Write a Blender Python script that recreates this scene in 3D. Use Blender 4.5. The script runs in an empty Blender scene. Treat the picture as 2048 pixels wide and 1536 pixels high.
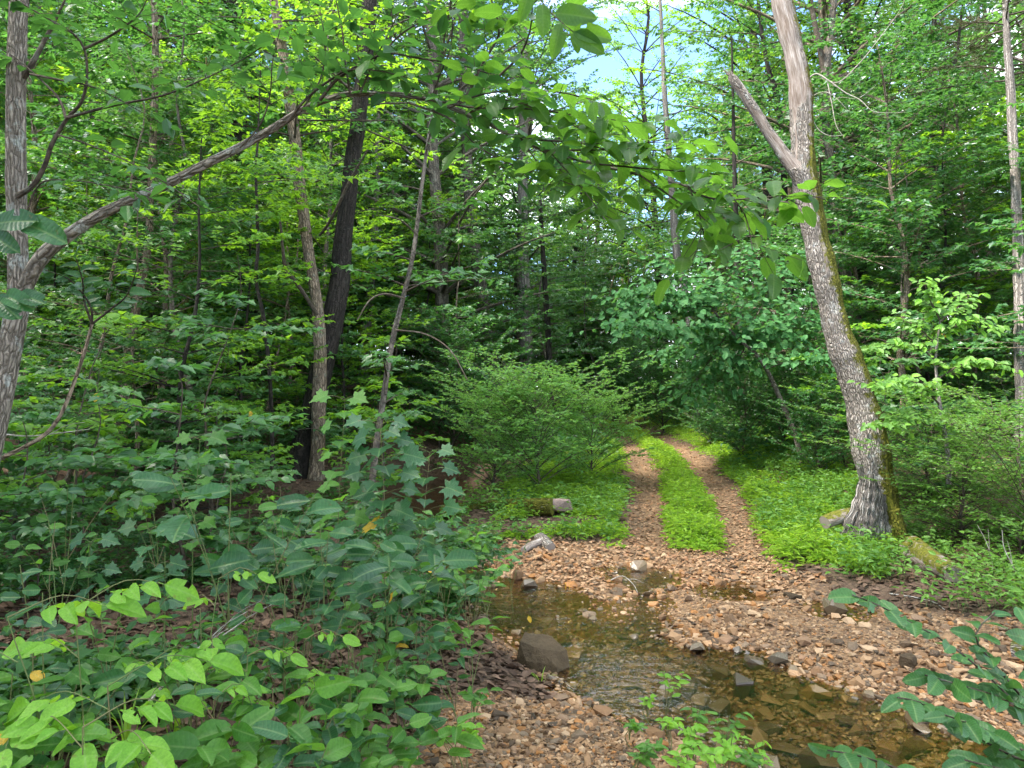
import bpy, math, random
import numpy as np
from mathutils import Matrix, Vector

rng = np.random.default_rng(7)
random.seed(7)
sc = bpy.context.scene
COL = sc.collection
R = math.radians

# ------------------------------------------------------------------ camera, sky, sun, exposure
CAM_Z, FPX, PITCH = 1.6, 1480.0, R(1.24)
cam_d = bpy.data.cameras.new('camera'); cam = bpy.data.objects.new('camera', cam_d); COL.objects.link(cam)
cam.location = (0, 0, CAM_Z); cam.rotation_euler = (R(90) + PITCH, 0, 0)
cam_d.sensor_width = 36; cam_d.lens = FPX / 2048 * 36; cam_d.clip_start = 0.05; cam_d.clip_end = 2000
sc.camera = cam

SUN_EL, SUN_AZ = R(58), R(-116)        # azimuth measured from +Y (view direction), negative = left
wd = bpy.data.worlds.new('World'); sc.world = wd; wd.use_nodes = True
nt = wd.node_tree; nt.nodes.clear()
out = nt.nodes.new('ShaderNodeOutputWorld'); bg = nt.nodes.new('ShaderNodeBackground')
sky = nt.nodes.new('ShaderNodeTexSky'); sky.sky_type = 'NISHITA'; sky.sun_disc = False
sky.sun_elevation = SUN_EL; sky.sun_rotation = SUN_AZ; sky.air_density = 0.9; sky.dust_density = 0.0; sky.ozone_density = 4.0; sky.altitude = 1200
tc = nt.nodes.new('ShaderNodeTexCoord'); mp = nt.nodes.new('ShaderNodeMapping'); mp.inputs['Scale'].default_value = (1, 1, 2.2)
mp.inputs['Location'].default_value = (0.9, 0.5, 0.3)
nz = nt.nodes.new('ShaderNodeTexNoise'); nz.inputs['Scale'].default_value = 2.6; nz.inputs['Detail'].default_value = 7; nz.inputs['Roughness'].default_value = 0.56
rp = nt.nodes.new('ShaderNodeValToRGB'); rp.color_ramp.elements[0].position = 0.46; rp.color_ramp.elements[1].position = 0.60
mx = nt.nodes.new('ShaderNodeMix'); mx.data_type = 'RGBA'
mx.inputs[7].default_value = (11.0, 11.3, 11.8, 1)
nt.links.new(tc.outputs['Generated'], mp.inputs['Vector']); nt.links.new(mp.outputs[0], nz.inputs['Vector'])
nt.links.new(nz.outputs[0], rp.inputs[0]); nt.links.new(rp.outputs[0], mx.inputs[0])
nt.links.new(sky.outputs[0], mx.inputs[6]); nt.links.new(mx.outputs[2], bg.inputs['Color'])
bg.inputs['Strength'].default_value = 0.15
nt.links.new(bg.outputs[0], out.inputs['Surface'])
sun_d = bpy.data.lights.new('sun', 'SUN'); sun = bpy.data.objects.new('sun', sun_d); COL.objects.link(sun)
sun_d.energy = 3.6; sun_d.angle = R(9.0); sun_d.color = (1.0, 0.95, 0.86)
sv = Vector((math.sin(SUN_AZ) * math.cos(SUN_EL), math.cos(SUN_AZ) * math.cos(SUN_EL), math.sin(SUN_EL)))
sun.rotation_euler = sv.to_track_quat('Z', 'Y').to_euler(); sun.location = sv * 60
sc.view_settings.view_transform = 'Standard'; sc.view_settings.look = 'None'
sc.view_settings.exposure = 2.25; sc.view_settings.gamma = 1.0
sc.cycles.max_bounces = 6; sc.cycles.diffuse_bounces = 3; sc.cycles.glossy_bounces = 3
sc.cycles.transmission_bounces = 4; sc.cycles.transparent_max_bounces = 6
sc.cycles.use_denoising = True; sc.cycles.sample_clamp_indirect = 6

# ------------------------------------------------------------------ pixel (2048 x 1536) -> place in the world
def ray(px, py):
    a, b = (px - 1024) / FPX, (768 - py) / FPX
    return np.array([a, math.cos(PITCH) - b * math.sin(PITCH), math.sin(PITCH) + b * math.cos(PITCH)])
def at(px, py, y):
    d = ray(px, py); return np.array([0, 0, CAM_Z]) + d * (y / d[1])
def on_plane(px, py, z):
    d = ray(px, py); return np.array([0, 0, CAM_Z]) + d * ((z - CAM_Z) / d[2])

def sstep(x): x = np.clip(x, 0, 1); return x * x * (3 - 2 * x)
_ph = rng.uniform(0, 6.28, (5, 40)); _fr = rng.normal(0, 1, (5, 40, 2))
def wob(x, y, f, k=0):
    """cheap smooth noise in about -1..1"""
    s = 0
    for i in range(9):
        s = s + np.sin(x * _fr[k, i, 0] * f * 1.7 + y * _fr[k, i, 1] * f * 1.7 + _ph[k, i])
    return s / 4.0

# ------------------------------------------------------------------ terrain shape
ZW = -0.20
def poly_w(pts, z=ZW): return np.array([on_plane(x, y, z)[:2] for x, y in pts])
WATER = [poly_w(p) for p in (
    [(1135,1395),(1210,1425),(1290,1447),(1400,1475),(1480,1536),(1600,1640),(2100,1720),(2500,1720),(2500,1560),(2048,1492),(1900,1452),(1790,1410),(1700,1372),
     (1600,1350),(1520,1308),(1430,1292),(1370,1290),(1322,1268),(1300,1225),(1315,1180),(1362,1160),(1330,1140),(1240,1135),(1222,1148),(1262,1178),
     (1266,1230),(1240,1250),(1180,1238),(1190,1205),(1150,1182),(1060,1160),(1000,1160),(930,1180),(950,1240),(1020,1270),(1055,1300),(1105,1345)],
    [(1005,1160),(965,1195),(900,1150),(850,1090),(800,1040),(740,1005),(750,978),(810,962),(920,958),(950,980),(925,1004),(870,1025),(885,1075),(945,1130)],
    [(1412,1172),(1470,1166),(1522,1176),(1516,1194),(1470,1198),(1425,1190)],
    [(1630,1200),(1690,1205),(1722,1222),(1690,1236),(1645,1225)])]
GRAVEL = [poly_w(p, -0.12) for p in (
    [(960,1130),(1010,1088),(1150,1092),(1270,1082),(1345,1092),(1440,1100),(1512,1102),(1600,1148),(1700,1190),(1850,1225),(2048,1255),(2500,1300),
     (2500,1800),(1600,1800),(1290,1460),(1135,1400),(1020,1290),(920,1210)],
    [(860,1440),(960,1405),(1130,1392),(1290,1445),(1420,1490),(1560,1650),(1500,2600),(300,2600),(760,1600),(820,1500)])]
TRACK = np.array([(1.75,7.0),(1.95,8.0),(2.2,9.0),(2.8,12.0),(3.2,15.0),(3.58,18.5),(4.2,26.0),(4.1,34.0),(3.0,46.0)])

def sd_poly(X, Y, P):
    """signed distance, negative inside"""
    d2 = np.full(X.shape, 1e9); ins = np.zeros(X.shape, bool)
    n = len(P)
    for i in range(n):
        ax, ay = P[i]; bx, by = P[(i + 1) % n]
        ex, ey = bx - ax, by - ay
        wx, wy = X - ax, Y - ay
        t = np.clip((wx * ex + wy * ey) / (ex * ex + ey * ey + 1e-12), 0, 1)
        d2 = np.minimum(d2, (wx - ex * t) ** 2 + (wy - ey * t) ** 2)
        c = ((ay <= Y) & (by > Y)) | ((by <= Y) & (ay > Y))
        xi = ax + (Y - ay) / (ey if abs(ey) > 1e-12 else 1e-12) * ex
        ins ^= c & (X < xi)
    d = np.sqrt(d2)
    return np.where(ins, -d, d)
def sd_water(X, Y):
    return np.minimum.reduce([sd_poly(X, Y, p) for p in WATER]) + 0.05 * wob(X, Y, 3.1, 1)
def sd_gravel(X, Y):
    return np.minimum.reduce([sd_poly(X, Y, p) for p in GRAVEL]) + 0.10 * wob(X, Y, 2.3, 2)
def track_off(X, Y):
    """signed sideways offset from the track's centre line"""
    return X - np.interp(Y, TRACK[:, 1], TRACK[:, 0])
def rut(X, Y):
    o = np.abs(track_off(X, Y) + 0.05 * wob(Y, X * 0, 0.8, 3))
    g = np.exp(-((o - 0.57) / 0.30) ** 2)
    return g * sstep((Y - 7.2) / 0.8) * (1 - sstep((Y - 42) / 4))
def height(X, Y):
    X = np.asarray(X, float); Y = np.asarray(Y, float)
    b = -0.10 + 0.10 * (1 - sstep((Y - 3.2) / 1.4)) + 0.50 * sstep((Y - 8) / 9.5) + 0.6 * np.tanh(0.02 * np.maximum(0, Y - 20))
    b = b + 0.32 * sstep((-X - 0.35) / 1.5) * (1 - sstep((Y - 4.2) / 3.0)) + 0.12 * sstep((-X - 0.6) / 2) * sstep((Y - 4) / 2)
    b = b + 0.42 * sstep((X - 4.2) / 2.5) * sstep((Y - 6.3) / 2.0)
    s = -0.8 * X + 0.6 * np.minimum(Y, 22) - 11.5
    b = b + 7.5 * np.tanh(0.46 * np.where(s > 0, s * s / (s + 2.0), 0) / 7.5)
    s2 = 0.9 * X + 0.3 * Y - 14
    b = b + 3.0 * np.tanh(0.16 * np.where(s2 > 0, s2 * s2 / (s2 + 4.0), 0) / 3.0)
    b = b + 0.05 * wob(X, Y, 0.9, 0) * sstep((np.abs(track_off(X, Y)) - 0.8) / 1.5) + 0.012 * wob(X, Y, 4.0, 4)
    b = b - 0.06 * rut(X, Y)
    d = sd_water(X, Y)
    bed = ZW - 0.09 * sstep(-d / 0.45) - 0.01
    k = sstep(d / 0.55)
    g = sd_gravel(X, Y)
    bar = ZW + 0.015 + 0.10 * sstep(d / 0.8) + 0.02 * wob(X, Y, 3.5, 2)
    b = np.where(g < 0, b + (np.minimum(b, bar) - b) * sstep(-g / 0.35) * sstep((Y - 3.9) / 0.8), b)
    return np.where(d < 0, bed, bed + (np.maximum(b, ZW + 0.012) - bed) * k)
def hz(x, y): return float(height(np.array([x]), np.array([y]))[0])
def ground(px, py):
    """where the view ray through a pixel meets the ground"""
    d = ray(px, py); t = np.linspace(1.2, 70, 2600)
    X, Y, Z = d[0] * t, d[1] * t, CAM_Z + d[2] * t
    i = np.argmax(Z < height(X, Y))
    return np.array([X[i], Y[i], hz(X[i], Y[i])])

# ------------------------------------------------------------------ mesh helpers
class Geo:
    def __init__(s): s.v = []; s.f = []; s.uv = []; s.t = []; s.m = []; s.n = 0; s.a = []
    def add(s, V, F, uv=None, tint=None, mat=0, aux=None):
        V = np.asarray(V, np.float32).reshape(-1, 3); F = np.asarray(F, np.int64)
        s.v.append(V); s.f.append(F + s.n); s.n += len(V)
        s.uv.append(np.zeros((len(V), 2), np.float32) if uv is None else np.asarray(uv, np.float32).reshape(-1, 2))
        s.t.append(np.zeros(len(V), np.float32) if tint is None else np.broadcast_to(np.asarray(tint, np.float32), (len(V),)))
        s.a.append(np.zeros(len(V), np.float32) if aux is None else np.broadcast_to(np.asarray(aux, np.float32), (len(V),)))
        s.m.append(np.full(len(F), mat, np.int32))
    def mesh(s, name, mats, smooth=True):
        me = bpy.data.meshes.new(name)
        V = np.concatenate(s.v); uv = np.concatenate(s.uv); t = np.concatenate(s.t); a = np.concatenate(s.a)
        loops = np.concatenate([f.ravel() for f in s.f]).astype(np.int32)
        cnt = np.concatenate([np.full(len(f), f.shape[1], np.int32) for f in s.f])
        me.vertices.add(len(V)); me.vertices.foreach_set('co', V.ravel())
        me.loops.add(len(loops)); me.loops.foreach_set('vertex_index', loops)
        me.polygons.add(len(cnt)); st = np.zeros(len(cnt), np.int32); st[1:] = np.cumsum(cnt)[:-1]
        me.polygons.foreach_set('loop_start', st)
        me.polygons.foreach_set('material_index', np.concatenate(s.m))
        me.polygons.foreach_set('use_smooth', np.full(len(cnt), smooth))
        ul = me.uv_layers.new(name='UVMap'); ul.data.foreach_set('uv', uv[loops].ravel())
        at_ = me.attributes.new('tint', 'FLOAT', 'POINT'); at_.data.foreach_set('value', t.astype(np.float32))
        ax = me.attributes.new('aux', 'FLOAT', 'POINT'); ax.data.foreach_set('value', a.astype(np.float32))
        for m in (mats if isinstance(mats, (list, tuple)) else [mats]): me.materials.append(m)
        me.update(calc_edges=True)
        return me

def nrm(a): return a / np.maximum(np.linalg.norm(a, axis=-1, keepdims=True), 1e-9)

def spline(P, ds):
    """Catmull-Rom through rows of P (any columns), about ds apart"""
    P = np.asarray(P, float)
    if len(P) == 2: P = np.vstack([P[0], (P[0] + P[1]) / 2, P[1]])
    Q = np.vstack([2 * P[0] - P[1], P, 2 * P[-1] - P[-2]])
    o = []
    for i in range(1, len(Q) - 2):
        n = max(2, int(np.linalg.norm(Q[i + 1, :3] - Q[i, :3]) / ds))
        t = np.linspace(0, 1, n, endpoint=False)[:, None]
        a, b, c, d = Q[i - 1], Q[i], Q[i + 1], Q[i + 2]
        o.append(0.5 * (2 * b + (c - a) * t + (2 * a - 5 * b + 4 * c - d) * t * t + (3 * b - a - 3 * c + d) * t ** 3))
    o.append(P[-1][None]); return np.vstack(o)

def tube(geo, path, rad, k=8, mat=0, ridge=0.0, nr=9, seed=0, cap=True, tint=0.0, auxf=None, capaux=0.0):
    """round stem along a path; its UVs are metres around and along, the seam faces away from the camera"""
    path = np.asarray(path, float); n = len(path); rad = np.broadcast_to(np.asarray(rad, float), (n,))
    T = nrm(np.gradient(path, axis=0))
    ref = np.array([0, 1.0, 0.0]) if abs(T[0][1]) < 0.9 else np.array([0, 0, 1.0])
    A = np.zeros((n, 3)); a = ref
    for i in range(n):
        a = a - T[i] * (a @ T[i]); a = a / (np.linalg.norm(a) + 1e-9); A[i] = a
    B = np.cross(T, A)
    th = np.linspace(0, 2 * math.pi, k + 1)
    ln = np.concatenate([[0], np.cumsum(np.linalg.norm(np.diff(path, axis=0), axis=1))])
    rr = np.repeat(rad[:, None], k + 1, 1)
    if ridge:
        rs = np.random.default_rng(seed); p1, p2, p3 = rs.uniform(0, 6.28, 3)
        TH, LN = np.meshgrid(th, ln)
        w = np.abs(np.sin(TH * nr / 2 + 0.5 * np.sin(LN * 3.1 + p1) + 0.3 * np.sin(LN * 11 + p2)))
        lump = 0.5 * np.sin(TH * 2 + LN * 1.3 + p2) + 0.5 * np.sin(TH * 3 - LN * 2.3 + p3) + 0.4 * np.sin(TH + LN * 5 + p1)
        rr = rr * (1 + ridge * (w - 0.5) + ridge * 0.6 * lump)
    V = path[:, None] + A[:, None] * (np.cos(th)[None, :, None] * rr[..., None]) + B[:, None] * (np.sin(th)[None, :, None] * rr[..., None])
    i = np.arange(n - 1)[:, None] * (k + 1) + np.arange(k)[None]
    F = np.stack([i, i + 1, i + k + 2, i + k + 1], -1).reshape(-1, 4)
    rm = float(rad.mean())
    uv = np.stack([np.broadcast_to(th[None] * rm, (n, k + 1)), np.broadcast_to(ln[:, None], (n, k + 1))], -1)
    aux = None
    if callable(tint): tint = tint(V.reshape(-1, 3), np.broadcast_to(th[None], (n, k + 1)).ravel(), np.broadcast_to(ln[:, None], (n, k + 1)).ravel())
    if auxf is not None: aux = auxf(V.reshape(-1, 3), np.broadcast_to(th[None], (n, k + 1)).ravel(), np.broadcast_to(ln[:, None], (n, k + 1)).ravel())
    geo.add(V, F, uv, tint, mat, aux)
    if cap:
        for e, idx in ((0, 0), (n - 1, n - 1)):
            ring = V[idx, :k]; c = path[idx]
            VV = np.vstack([ring, c]); FF = np.array([[j, (j + 1) % k, k] for j in range(k)])
            geo.add(VV, FF if e else FF[:, ::-1], None, float(np.mean(tint)), mat, capaux)

def sticks(geo, A, B, ra, rb, mat=0):
    """many straight thin three-sided twigs at once"""
    A, B = np.asarray(A, float), np.asarray(B, float); m = len(A)
    if not m: return
    T = nrm(B - A); ref = np.where(np.abs(T[:, 2:3]) < 0.9, [[0, 0, 1.0]], [[1.0, 0, 0]])
    U = nrm(np.cross(T, ref)); W = np.cross(T, U)
    ra = np.broadcast_to(ra, (m,)); rb = np.broadcast_to(rb, (m,))
    V = np.zeros((m, 6, 3))
    for j in range(3):
        o = U * math.cos(j * 2.0944) + W * math.sin(j * 2.0944)
        V[:, j] = A + o * ra[:, None]; V[:, 3 + j] = B + o * rb[:, None]
    f = np.array([[0, 1, 4, 3], [1, 2, 5, 4], [2, 0, 3, 5]])
    F = (np.arange(m)[:, None, None] * 6 + f[None]).reshape(-1, 4)
    geo.add(V, F, mat=mat)

# leaf outlines: (along, across, up)
def fold(pts, up=0.25): return np.array([(u, v, up * abs(v) - 0.12 * u * u) for u, v in pts])
T2 = (fold([(0, 0), (.42, .5), (1, 0), (.42, -.5)]), np.array([[0, 2, 1], [0, 3, 2]]))
T6 = (fold([(0, 0), (.45, 0), (1, 0), (.18, .34), (.58, .44), (.18, -.34), (.58, -.44)]),
      np.array([[0, 1, 3], [3, 1, 4], [4, 1, 2], [1, 0, 5], [1, 5, 6], [1, 6, 2]]))
_mp = [(0, 0), (-.06, .32), (.22, .30), (.30, .62), (.52, .30), (1, 0), (.52, -.30), (.30, -.62), (.22, -.30), (-.06, -.32)]
TM = (fold(_mp, .15), np.array([[0, 2, 1], [0, 4, 3], [0, 3, 2], [0, 5, 4], [0, 6, 5], [0, 7, 6], [0, 8, 7], [0, 9, 8]]))
TN = (fold([(0, 0), (.35, .5), (1, 0), (.35, -.5)], .3), T2[1])
def leaves(geo, P, D, Nn, L, W, tm, tint, mat=0):
    P = np.asarray(P).reshape(-1, 3); D = nrm(np.asarray(D).reshape(-1, 3)); Nn = np.asarray(Nn).reshape(-1, 3)
    S = nrm(np.cross(Nn, D)); Nn = np.cross(D, S)
    m = len(P); L = np.broadcast_to(L, (m,)); W = np.broadcast_to(W, (m,))
    tv, tf = tm; k = len(tv)
    V = P[:, None] + D[:, None] * (L[:, None] * tv[None, :, 0])[..., None] + S[:, None] * (W[:, None] * tv[None, :, 1])[..., None] \
        + Nn[:, None] * (L[:, None] * tv[None, :, 2])[..., None]
    F = (np.arange(m)[:, None, None] * k + tf[None]).reshape(-1, 3)
    uv = np.broadcast_to(tv[None, :, :2], (m, k, 2))
    geo.add(V, F, uv, np.repeat(np.broadcast_to(tint, (m,)), k), mat)

FACE = .38   # leaves turn their faces to the open light over the stream
def twig_leaves(T0, TD, TL, n, g, tilt=.35, droop=.2, start=.15, face=None):
    """leaves set alternately along many twigs; gives P, D, N"""
    m = len(T0); s = np.linspace(start, 1, n)[None] + g.uniform(-.06, .06, (m, n))
    up = np.array([0, 0, 1.0]); S = nrm(np.cross(TD, up) + 1e-6)
    side = np.where(np.arange(n) % 2 == 0, 1.0, -1.0)[None] * np.ones((m, n))
    side[:, -1] *= 0.25
    P = T0[:, None] + TD[:, None] * (TL[:, None] * s)[..., None]
    D = TD[:, None] * 0.55 + S[:, None] * side[..., None] * .85 + g.normal(0, .22, (m, n, 3)); D[..., 2] -= droop
    Nn = up + g.normal(0, tilt, (m, n, 3)) + np.array([0, -(FACE if face is None else face), 0])
    return P.reshape(-1, 3), D.reshape(-1, 3), Nn.reshape(-1, 3)

# ------------------------------------------------------------------ objects
def tag(o, label=None, cat=None, group=None, kind=None):
    if label: o['label'] = label
    if cat: o['category'] = cat
    if group: o['group'] = group
    if kind: o['kind'] = kind
    return o
def thing(name, label, cat, loc, group=None, rz=0.0, s=1.0):
    o = bpy.data.objects.new(name, None); COL.objects.link(o); o.location = loc; o.rotation_euler = (0, 0, rz)
    o.scale = (s, s, s) if np.isscalar(s) else s
    o.empty_display_size = .2
    return tag(o, label, cat, group)
def obj(name, me, parent=None, loc=None):
    o = bpy.data.objects.new(name, me); COL.objects.link(o)
    if parent is not None: o.parent = parent
    if loc is not None: o.location = loc
    return o

# ------------------------------------------------------------------ materials
class NB:
    def __init__(s, name):
        s.mat = bpy.data.materials.new(name); s.mat.use_nodes = True; s.nt = s.mat.node_tree; s.nt.nodes.clear()
        s.out = s.nt.nodes.new('ShaderNodeOutputMaterial')
    def n(s, t, ins=None, **props):
        nd = s.nt.nodes.new('ShaderNode' + t)
        for k, v in props.items(): setattr(nd, k, v)
        for k, v in (ins or {}).items():
            sk = nd.inputs[k]
            if isinstance(v, bpy.types.NodeSocket): s.nt.links.new(v, sk)
            else: sk.default_value = v
        return nd
    def mix(s, f, a, b, mode='MIX'):
        c = lambda v: v if isinstance(v, bpy.types.NodeSocket) else (*v, 1)
        return s.n('Mix', {0: f, 6: c(a), 7: c(b)}, data_type='RGBA', blend_type=mode).outputs[2]
    def math(s, op, a, b=0.0, clamp=False):
        return s.n('Math', {0: a, 1: b}, operation=op, use_clamp=clamp).outputs[0]
    def ramp(s, f, stops):
        nd = s.n('ValToRGB', {0: f}); cr = nd.color_ramp
        while len(cr.elements) < len(stops): cr.elements.new(.5)
        for e, (p, c) in zip(cr.elements, stops): e.position = p; e.color = (*c, 1) if len(c) == 3 else c
        return nd.outputs[0]
    def rng(s, f, a, b, c=0.0, d=1.0):
        return s.n('MapRange', {0: f, 1: a, 2: b, 3: c, 4: d}).outputs[0]
    def attr(s, nm): return s.n('Attribute', attribute_name=nm).outputs['Fac']
    def noise(s, vec, scale, detail=3, rough=.55):
        return s.n('TexNoise', {'Vector': vec, 'Scale': scale, 'Detail': detail, 'Roughness': rough}).outputs[0]
    def coord(s, w='Object'): return s.n('TexCoord').outputs[w]
    def vmul(s, v, sc_): return s.n('Mapping', {'Vector': v, 'Scale': sc_}).outputs[0]
    def bump(s, h, strength=.5, dist=.02): return s.n('Bump', {'Height': h, 'Strength': strength, 'Distance': dist}).outputs[0]
    def surf(s, o): s.nt.links.new(o, s.out.inputs['Surface']); return s.mat

def leaf_mat(name, dark, light, trans, rough=.42, tfac=.42, near=False, spec=.4, spots=0.0):
    b = NB(name)
    t = b.math('ADD', b.attr('tint'), b.n('ObjectInfo').outputs['Random']) if near else b.attr('tint')
    if not near: t = b.math('ADD', t, b.math('MULTIPLY', b.math('SUBTRACT', b.n('ObjectInfo').outputs['Random'], .5), .35))
    col = b.mix(b.math('MULTIPLY', t, 1.0, True), dark, light); tr = col
    nrmv = None
    if near:
        uv = b.n('UVMap').outputs[0]; sp = b.n('SeparateXYZ', {0: uv})
        av = b.math('ABSOLUTE', sp.outputs[1])
        ph = b.math('SUBTRACT', sp.outputs[0], b.math('MULTIPLY', av, .45))
        st = b.math('SINE', b.math('MULTIPLY', ph, 62.0))
        vein = b.rng(st, .72, 1.0)
        mid = b.rng(av, .012, .035, 1.0, 0.0)
        vv = b.math('MAXIMUM', b.math('MULTIPLY', vein, .18), b.math('MULTIPLY', mid, .5))
        nz_ = b.noise(b.coord(), 14.0, 4)
        col = b.mix(b.rng(nz_, .35, .7), b.mix(1.0, col, (.58, .66, .60), 'MULTIPLY'), col)
        tr = col
        col = b.mix(vv, col, b.mix(.6, col, (.30, .42, .14)))
        if spots:
            so = b.n('VectorMath', {0: b.coord(), 1: b.n('ObjectInfo').outputs['Location']}, operation='ADD').outputs[0]
            ns = b.noise(so, 5.0, 3); col = b.mix(b.rng(ns, .66, .70, 0, spots), col, (.16, .09, .03))
        nrmv = b.bump(b.math('SUBTRACT', b.math('MULTIPLY', st, -.5), b.math('MULTIPLY', mid, 1.5)), .16, .004)
    ins = {'Base Color': col, 'Roughness': rough, 'Specular IOR Level': spec}
    if nrmv is not None: ins['Normal'] = nrmv
    pb = b.n('BsdfPrincipled', ins).outputs[0]
    tl = b.n('BsdfTranslucent', {'Color': b.mix(.55, b.mix(1.0, tr, (2.4, 2.2, 1.2), 'MULTIPLY'), trans)}).outputs[0]
    return b.surf(b.n('MixShader', {0: tfac, 1: pb, 2: tl}).outputs[0])

def bark_mat(name, dark, light, lichen=(.32, .34, .28), lich=.3, moss=0.0, su=26.0, sv=4.5, bump=.8, wood=False):
    b = NB(name); uv = b.n('UVMap').outputs[0]; ob = b.coord()
    v = b.vmul(uv, (su, sv, 1))
    wv = b.n('VectorMath', {0: v, 1: b.vmul(b.n('TexNoise', {'Vector': uv, 'Scale': 14.0, 'Detail': 3}).outputs['Color'], (1.6, 1.6, 0))}, operation='ADD').outputs[0]
    vo = b.n('TexVoronoi', {'Vector': wv, 'Scale': 1.0}, feature='DISTANCE_TO_EDGE').outputs[0]
    ns = b.noise(b.vmul(uv, (su * 1.3, sv * .9, 1)), 1.6, 5, .65)
    hgt = b.math('ADD', b.rng(vo, .0, .28), b.math('MULTIPLY', ns, .8))
    col = b.ramp(b.math('MULTIPLY', hgt, .62), [(.16, dark), (.5, tuple((a + c) / 2 for a, c in zip(dark, light))), (.95, light)])
    ln = b.noise(ob, 7.0, 5, .7)
    col = b.mix(b.rng(ln, .56, .64, 0, lich), col, lichen)
    fine = b.noise(ob, 60.0, 3)
    col = b.mix(b.rng(fine, .3, .75, .25, 0), col, (.02, .016, .013))
    rgh = .9
    if wood:
        wn = b.noise(b.vmul(uv, (130, 5.0, 1)), 1.0, 6, .65)
        wc = b.ramp(wn, [(.30, (.06, .045, .038)), (.44, (.22, .175, .145)), (.58, (.38, .33, .30)), (.75, (.52, .49, .47))])
        wl = b.noise(b.vmul(uv, (14, 2.0, 1)), 1.0, 4, .7); wc = b.mix(b.rng(wl, .34, .60, .75, 0), wc, (.11, .075, .055)); wc = b.mix(b.rng(wl, .58, .7, 0, .6), wc, (.44, .42, .41))
        wm = b.rng(b.math('ADD', b.attr('aux'), b.math('MULTIPLY', b.math('SUBTRACT', b.noise(ob, 6.0, 4), .5), .5)), .45, .55)
        col = b.mix(wm, col, wc); hgt = b.mix(wm, hgt, b.math('MULTIPLY', wn, .6))
    if moss:
        mn = b.noise(ob, 9.0, 6, .7)
        mm = b.rng(b.math('ADD', b.attr('tint'), b.math('MULTIPLY', b.math('SUBTRACT', mn, .5), 1.5)), .5, .66, 0, moss)
        mc = b.ramp(b.noise(ob, 45.0, 4), [(.3, (.045, .05, .008)), (.7, (.19, .185, .022))])
        col = b.mix(mm, col, mc)
    return b.surf(b.n('BsdfPrincipled', {'Base Color': col, 'Roughness': rgh, 'Specular IOR Level': .2, 'Normal': b.bump(hgt, bump, .02)}).outputs[0])

def flat_mat(name, stops, rough=.8, spec=.3, scale=9.0, bump=.3, objrand=True, mottled=.5):
    """stones, dead leaves, stems: colour by the piece, mottled by noise"""
    b = NB(name); ob = b.coord()
    t = b.math('ADD', b.attr('tint'), b.n('ObjectInfo').outputs['Random']) if objrand else b.attr('tint')
    nz_ = b.noise(ob, scale, 5, .65)
    t2 = b.math('FRACT', b.math('ADD', t, b.math('MULTIPLY', nz_, .12)))
    col = b.ramp(t2, stops)
    col = b.mix(b.rng(b.noise(ob, scale * 3.1, 4, .7), .3, .7, mottled, 0), col, b.mix(1.0, col, (.45, .42, .40), 'MULTIPLY'))
    ins = {'Base Color': col, 'Roughness': rough, 'Specular IOR Level': spec}
    if bump: ins['Normal'] = b.bump(b.noise(ob, scale * 4, 5, .7), bump, .01)
    return b.surf(b.n('BsdfPrincipled', ins).outputs[0])

M = {}
M['lf_hero'] = leaf_mat('leaf_elm', (.035, .11, .022), (.085, .20, .03), (.24, .48, .04), .38, .55, True)
M['lf_bright'] = leaf_mat('leaf_bright', (.15, .37, .025), (.25, .48, .05), (.42, .64, .05), .5, .40, True, spots=.7)
M['lf_teal'] = leaf_mat('leaf_deep', (.020, .085, .032), (.045, .15, .045), (.11, .28, .04), .38, .28, True, spots=.5)
M['lf_corner'] = leaf_mat('leaf_corner', (.035, .12, .035), (.07, .19, .05), (.14, .32, .05), .42, .32, True, spots=.6)
M['lf_mid'] = leaf_mat('leaf_mid', (.045, .16, .022), (.12, .29, .035), (.22, .44, .04), .46, .40, True, spots=.5)
M['lf_redbud'] = leaf_mat('leaf_redbud', (.040, .135, .040), (.075, .21, .06), (.15, .32, .06), .58, .36, True, .25)
M['lf_yellow'] = leaf_mat('leaf_yellow', (.55, .30, .02), (.70, .42, .04), (.6, .4, .03), .5, .35, True, spots=.8)
M['cr_maple'] = leaf_mat('crown_maple', (.022, .082, .026), (.065, .18, .04), (.14, .36, .05), .40, .38, False, .5)
M['cr_lime'] = leaf_mat('crown_lime', (.07, .19, .015), (.15, .31, .025), (.34, .56, .03), .45, .48)
M['cr_canopy'] = leaf_mat('crown_canopy', (.032, .10, .026), (.085, .195, .045), (.19, .40, .06), .42, .42, False, .5)
M['cr_bush'] = leaf_mat('crown_bush', (.08, .21, .045), (.18, .36, .08), (.30, .52, .08), .45, .42)
M['cr_redbud'] = leaf_mat('crown_redbud', (.040, .135, .040), (.075, .21, .06), (.15, .32, .06), .58, .36, False, .25)
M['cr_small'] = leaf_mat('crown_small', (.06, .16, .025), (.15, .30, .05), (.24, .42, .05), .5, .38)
M['cr_cedar'] = leaf_mat('crown_cedar', (.05, .055, .025), (.10, .10, .045), (.10, .12, .04), .7, .2)
M['grass'] = leaf_mat('grass_blades', (.095, .215, .016), (.26, .42, .04), (.36, .54, .04), .5, .42)
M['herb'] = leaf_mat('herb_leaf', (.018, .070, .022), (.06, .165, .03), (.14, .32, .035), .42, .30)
M['bark_left'] = bark_mat('bark_furrowed', (.085, .068, .052), (.46, .39, .32), (.50, .52, .47), lich=.8, su=60, sv=11)
M['bark_mid'] = bark_mat('bark_brown', (.050, .036, .026), (.42, .32, .23), lich=.45, su=34, sv=6)
M['bark_dark'] = bark_mat('bark_dark', (.010, .009, .008), (.055, .045, .038), lich=.05, su=22, sv=3)
M['bark_grey'] = bark_mat('bark_grey', (.05, .042, .035), (.24, .20, .165), lich=.3, su=16, sv=2.4)
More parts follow.
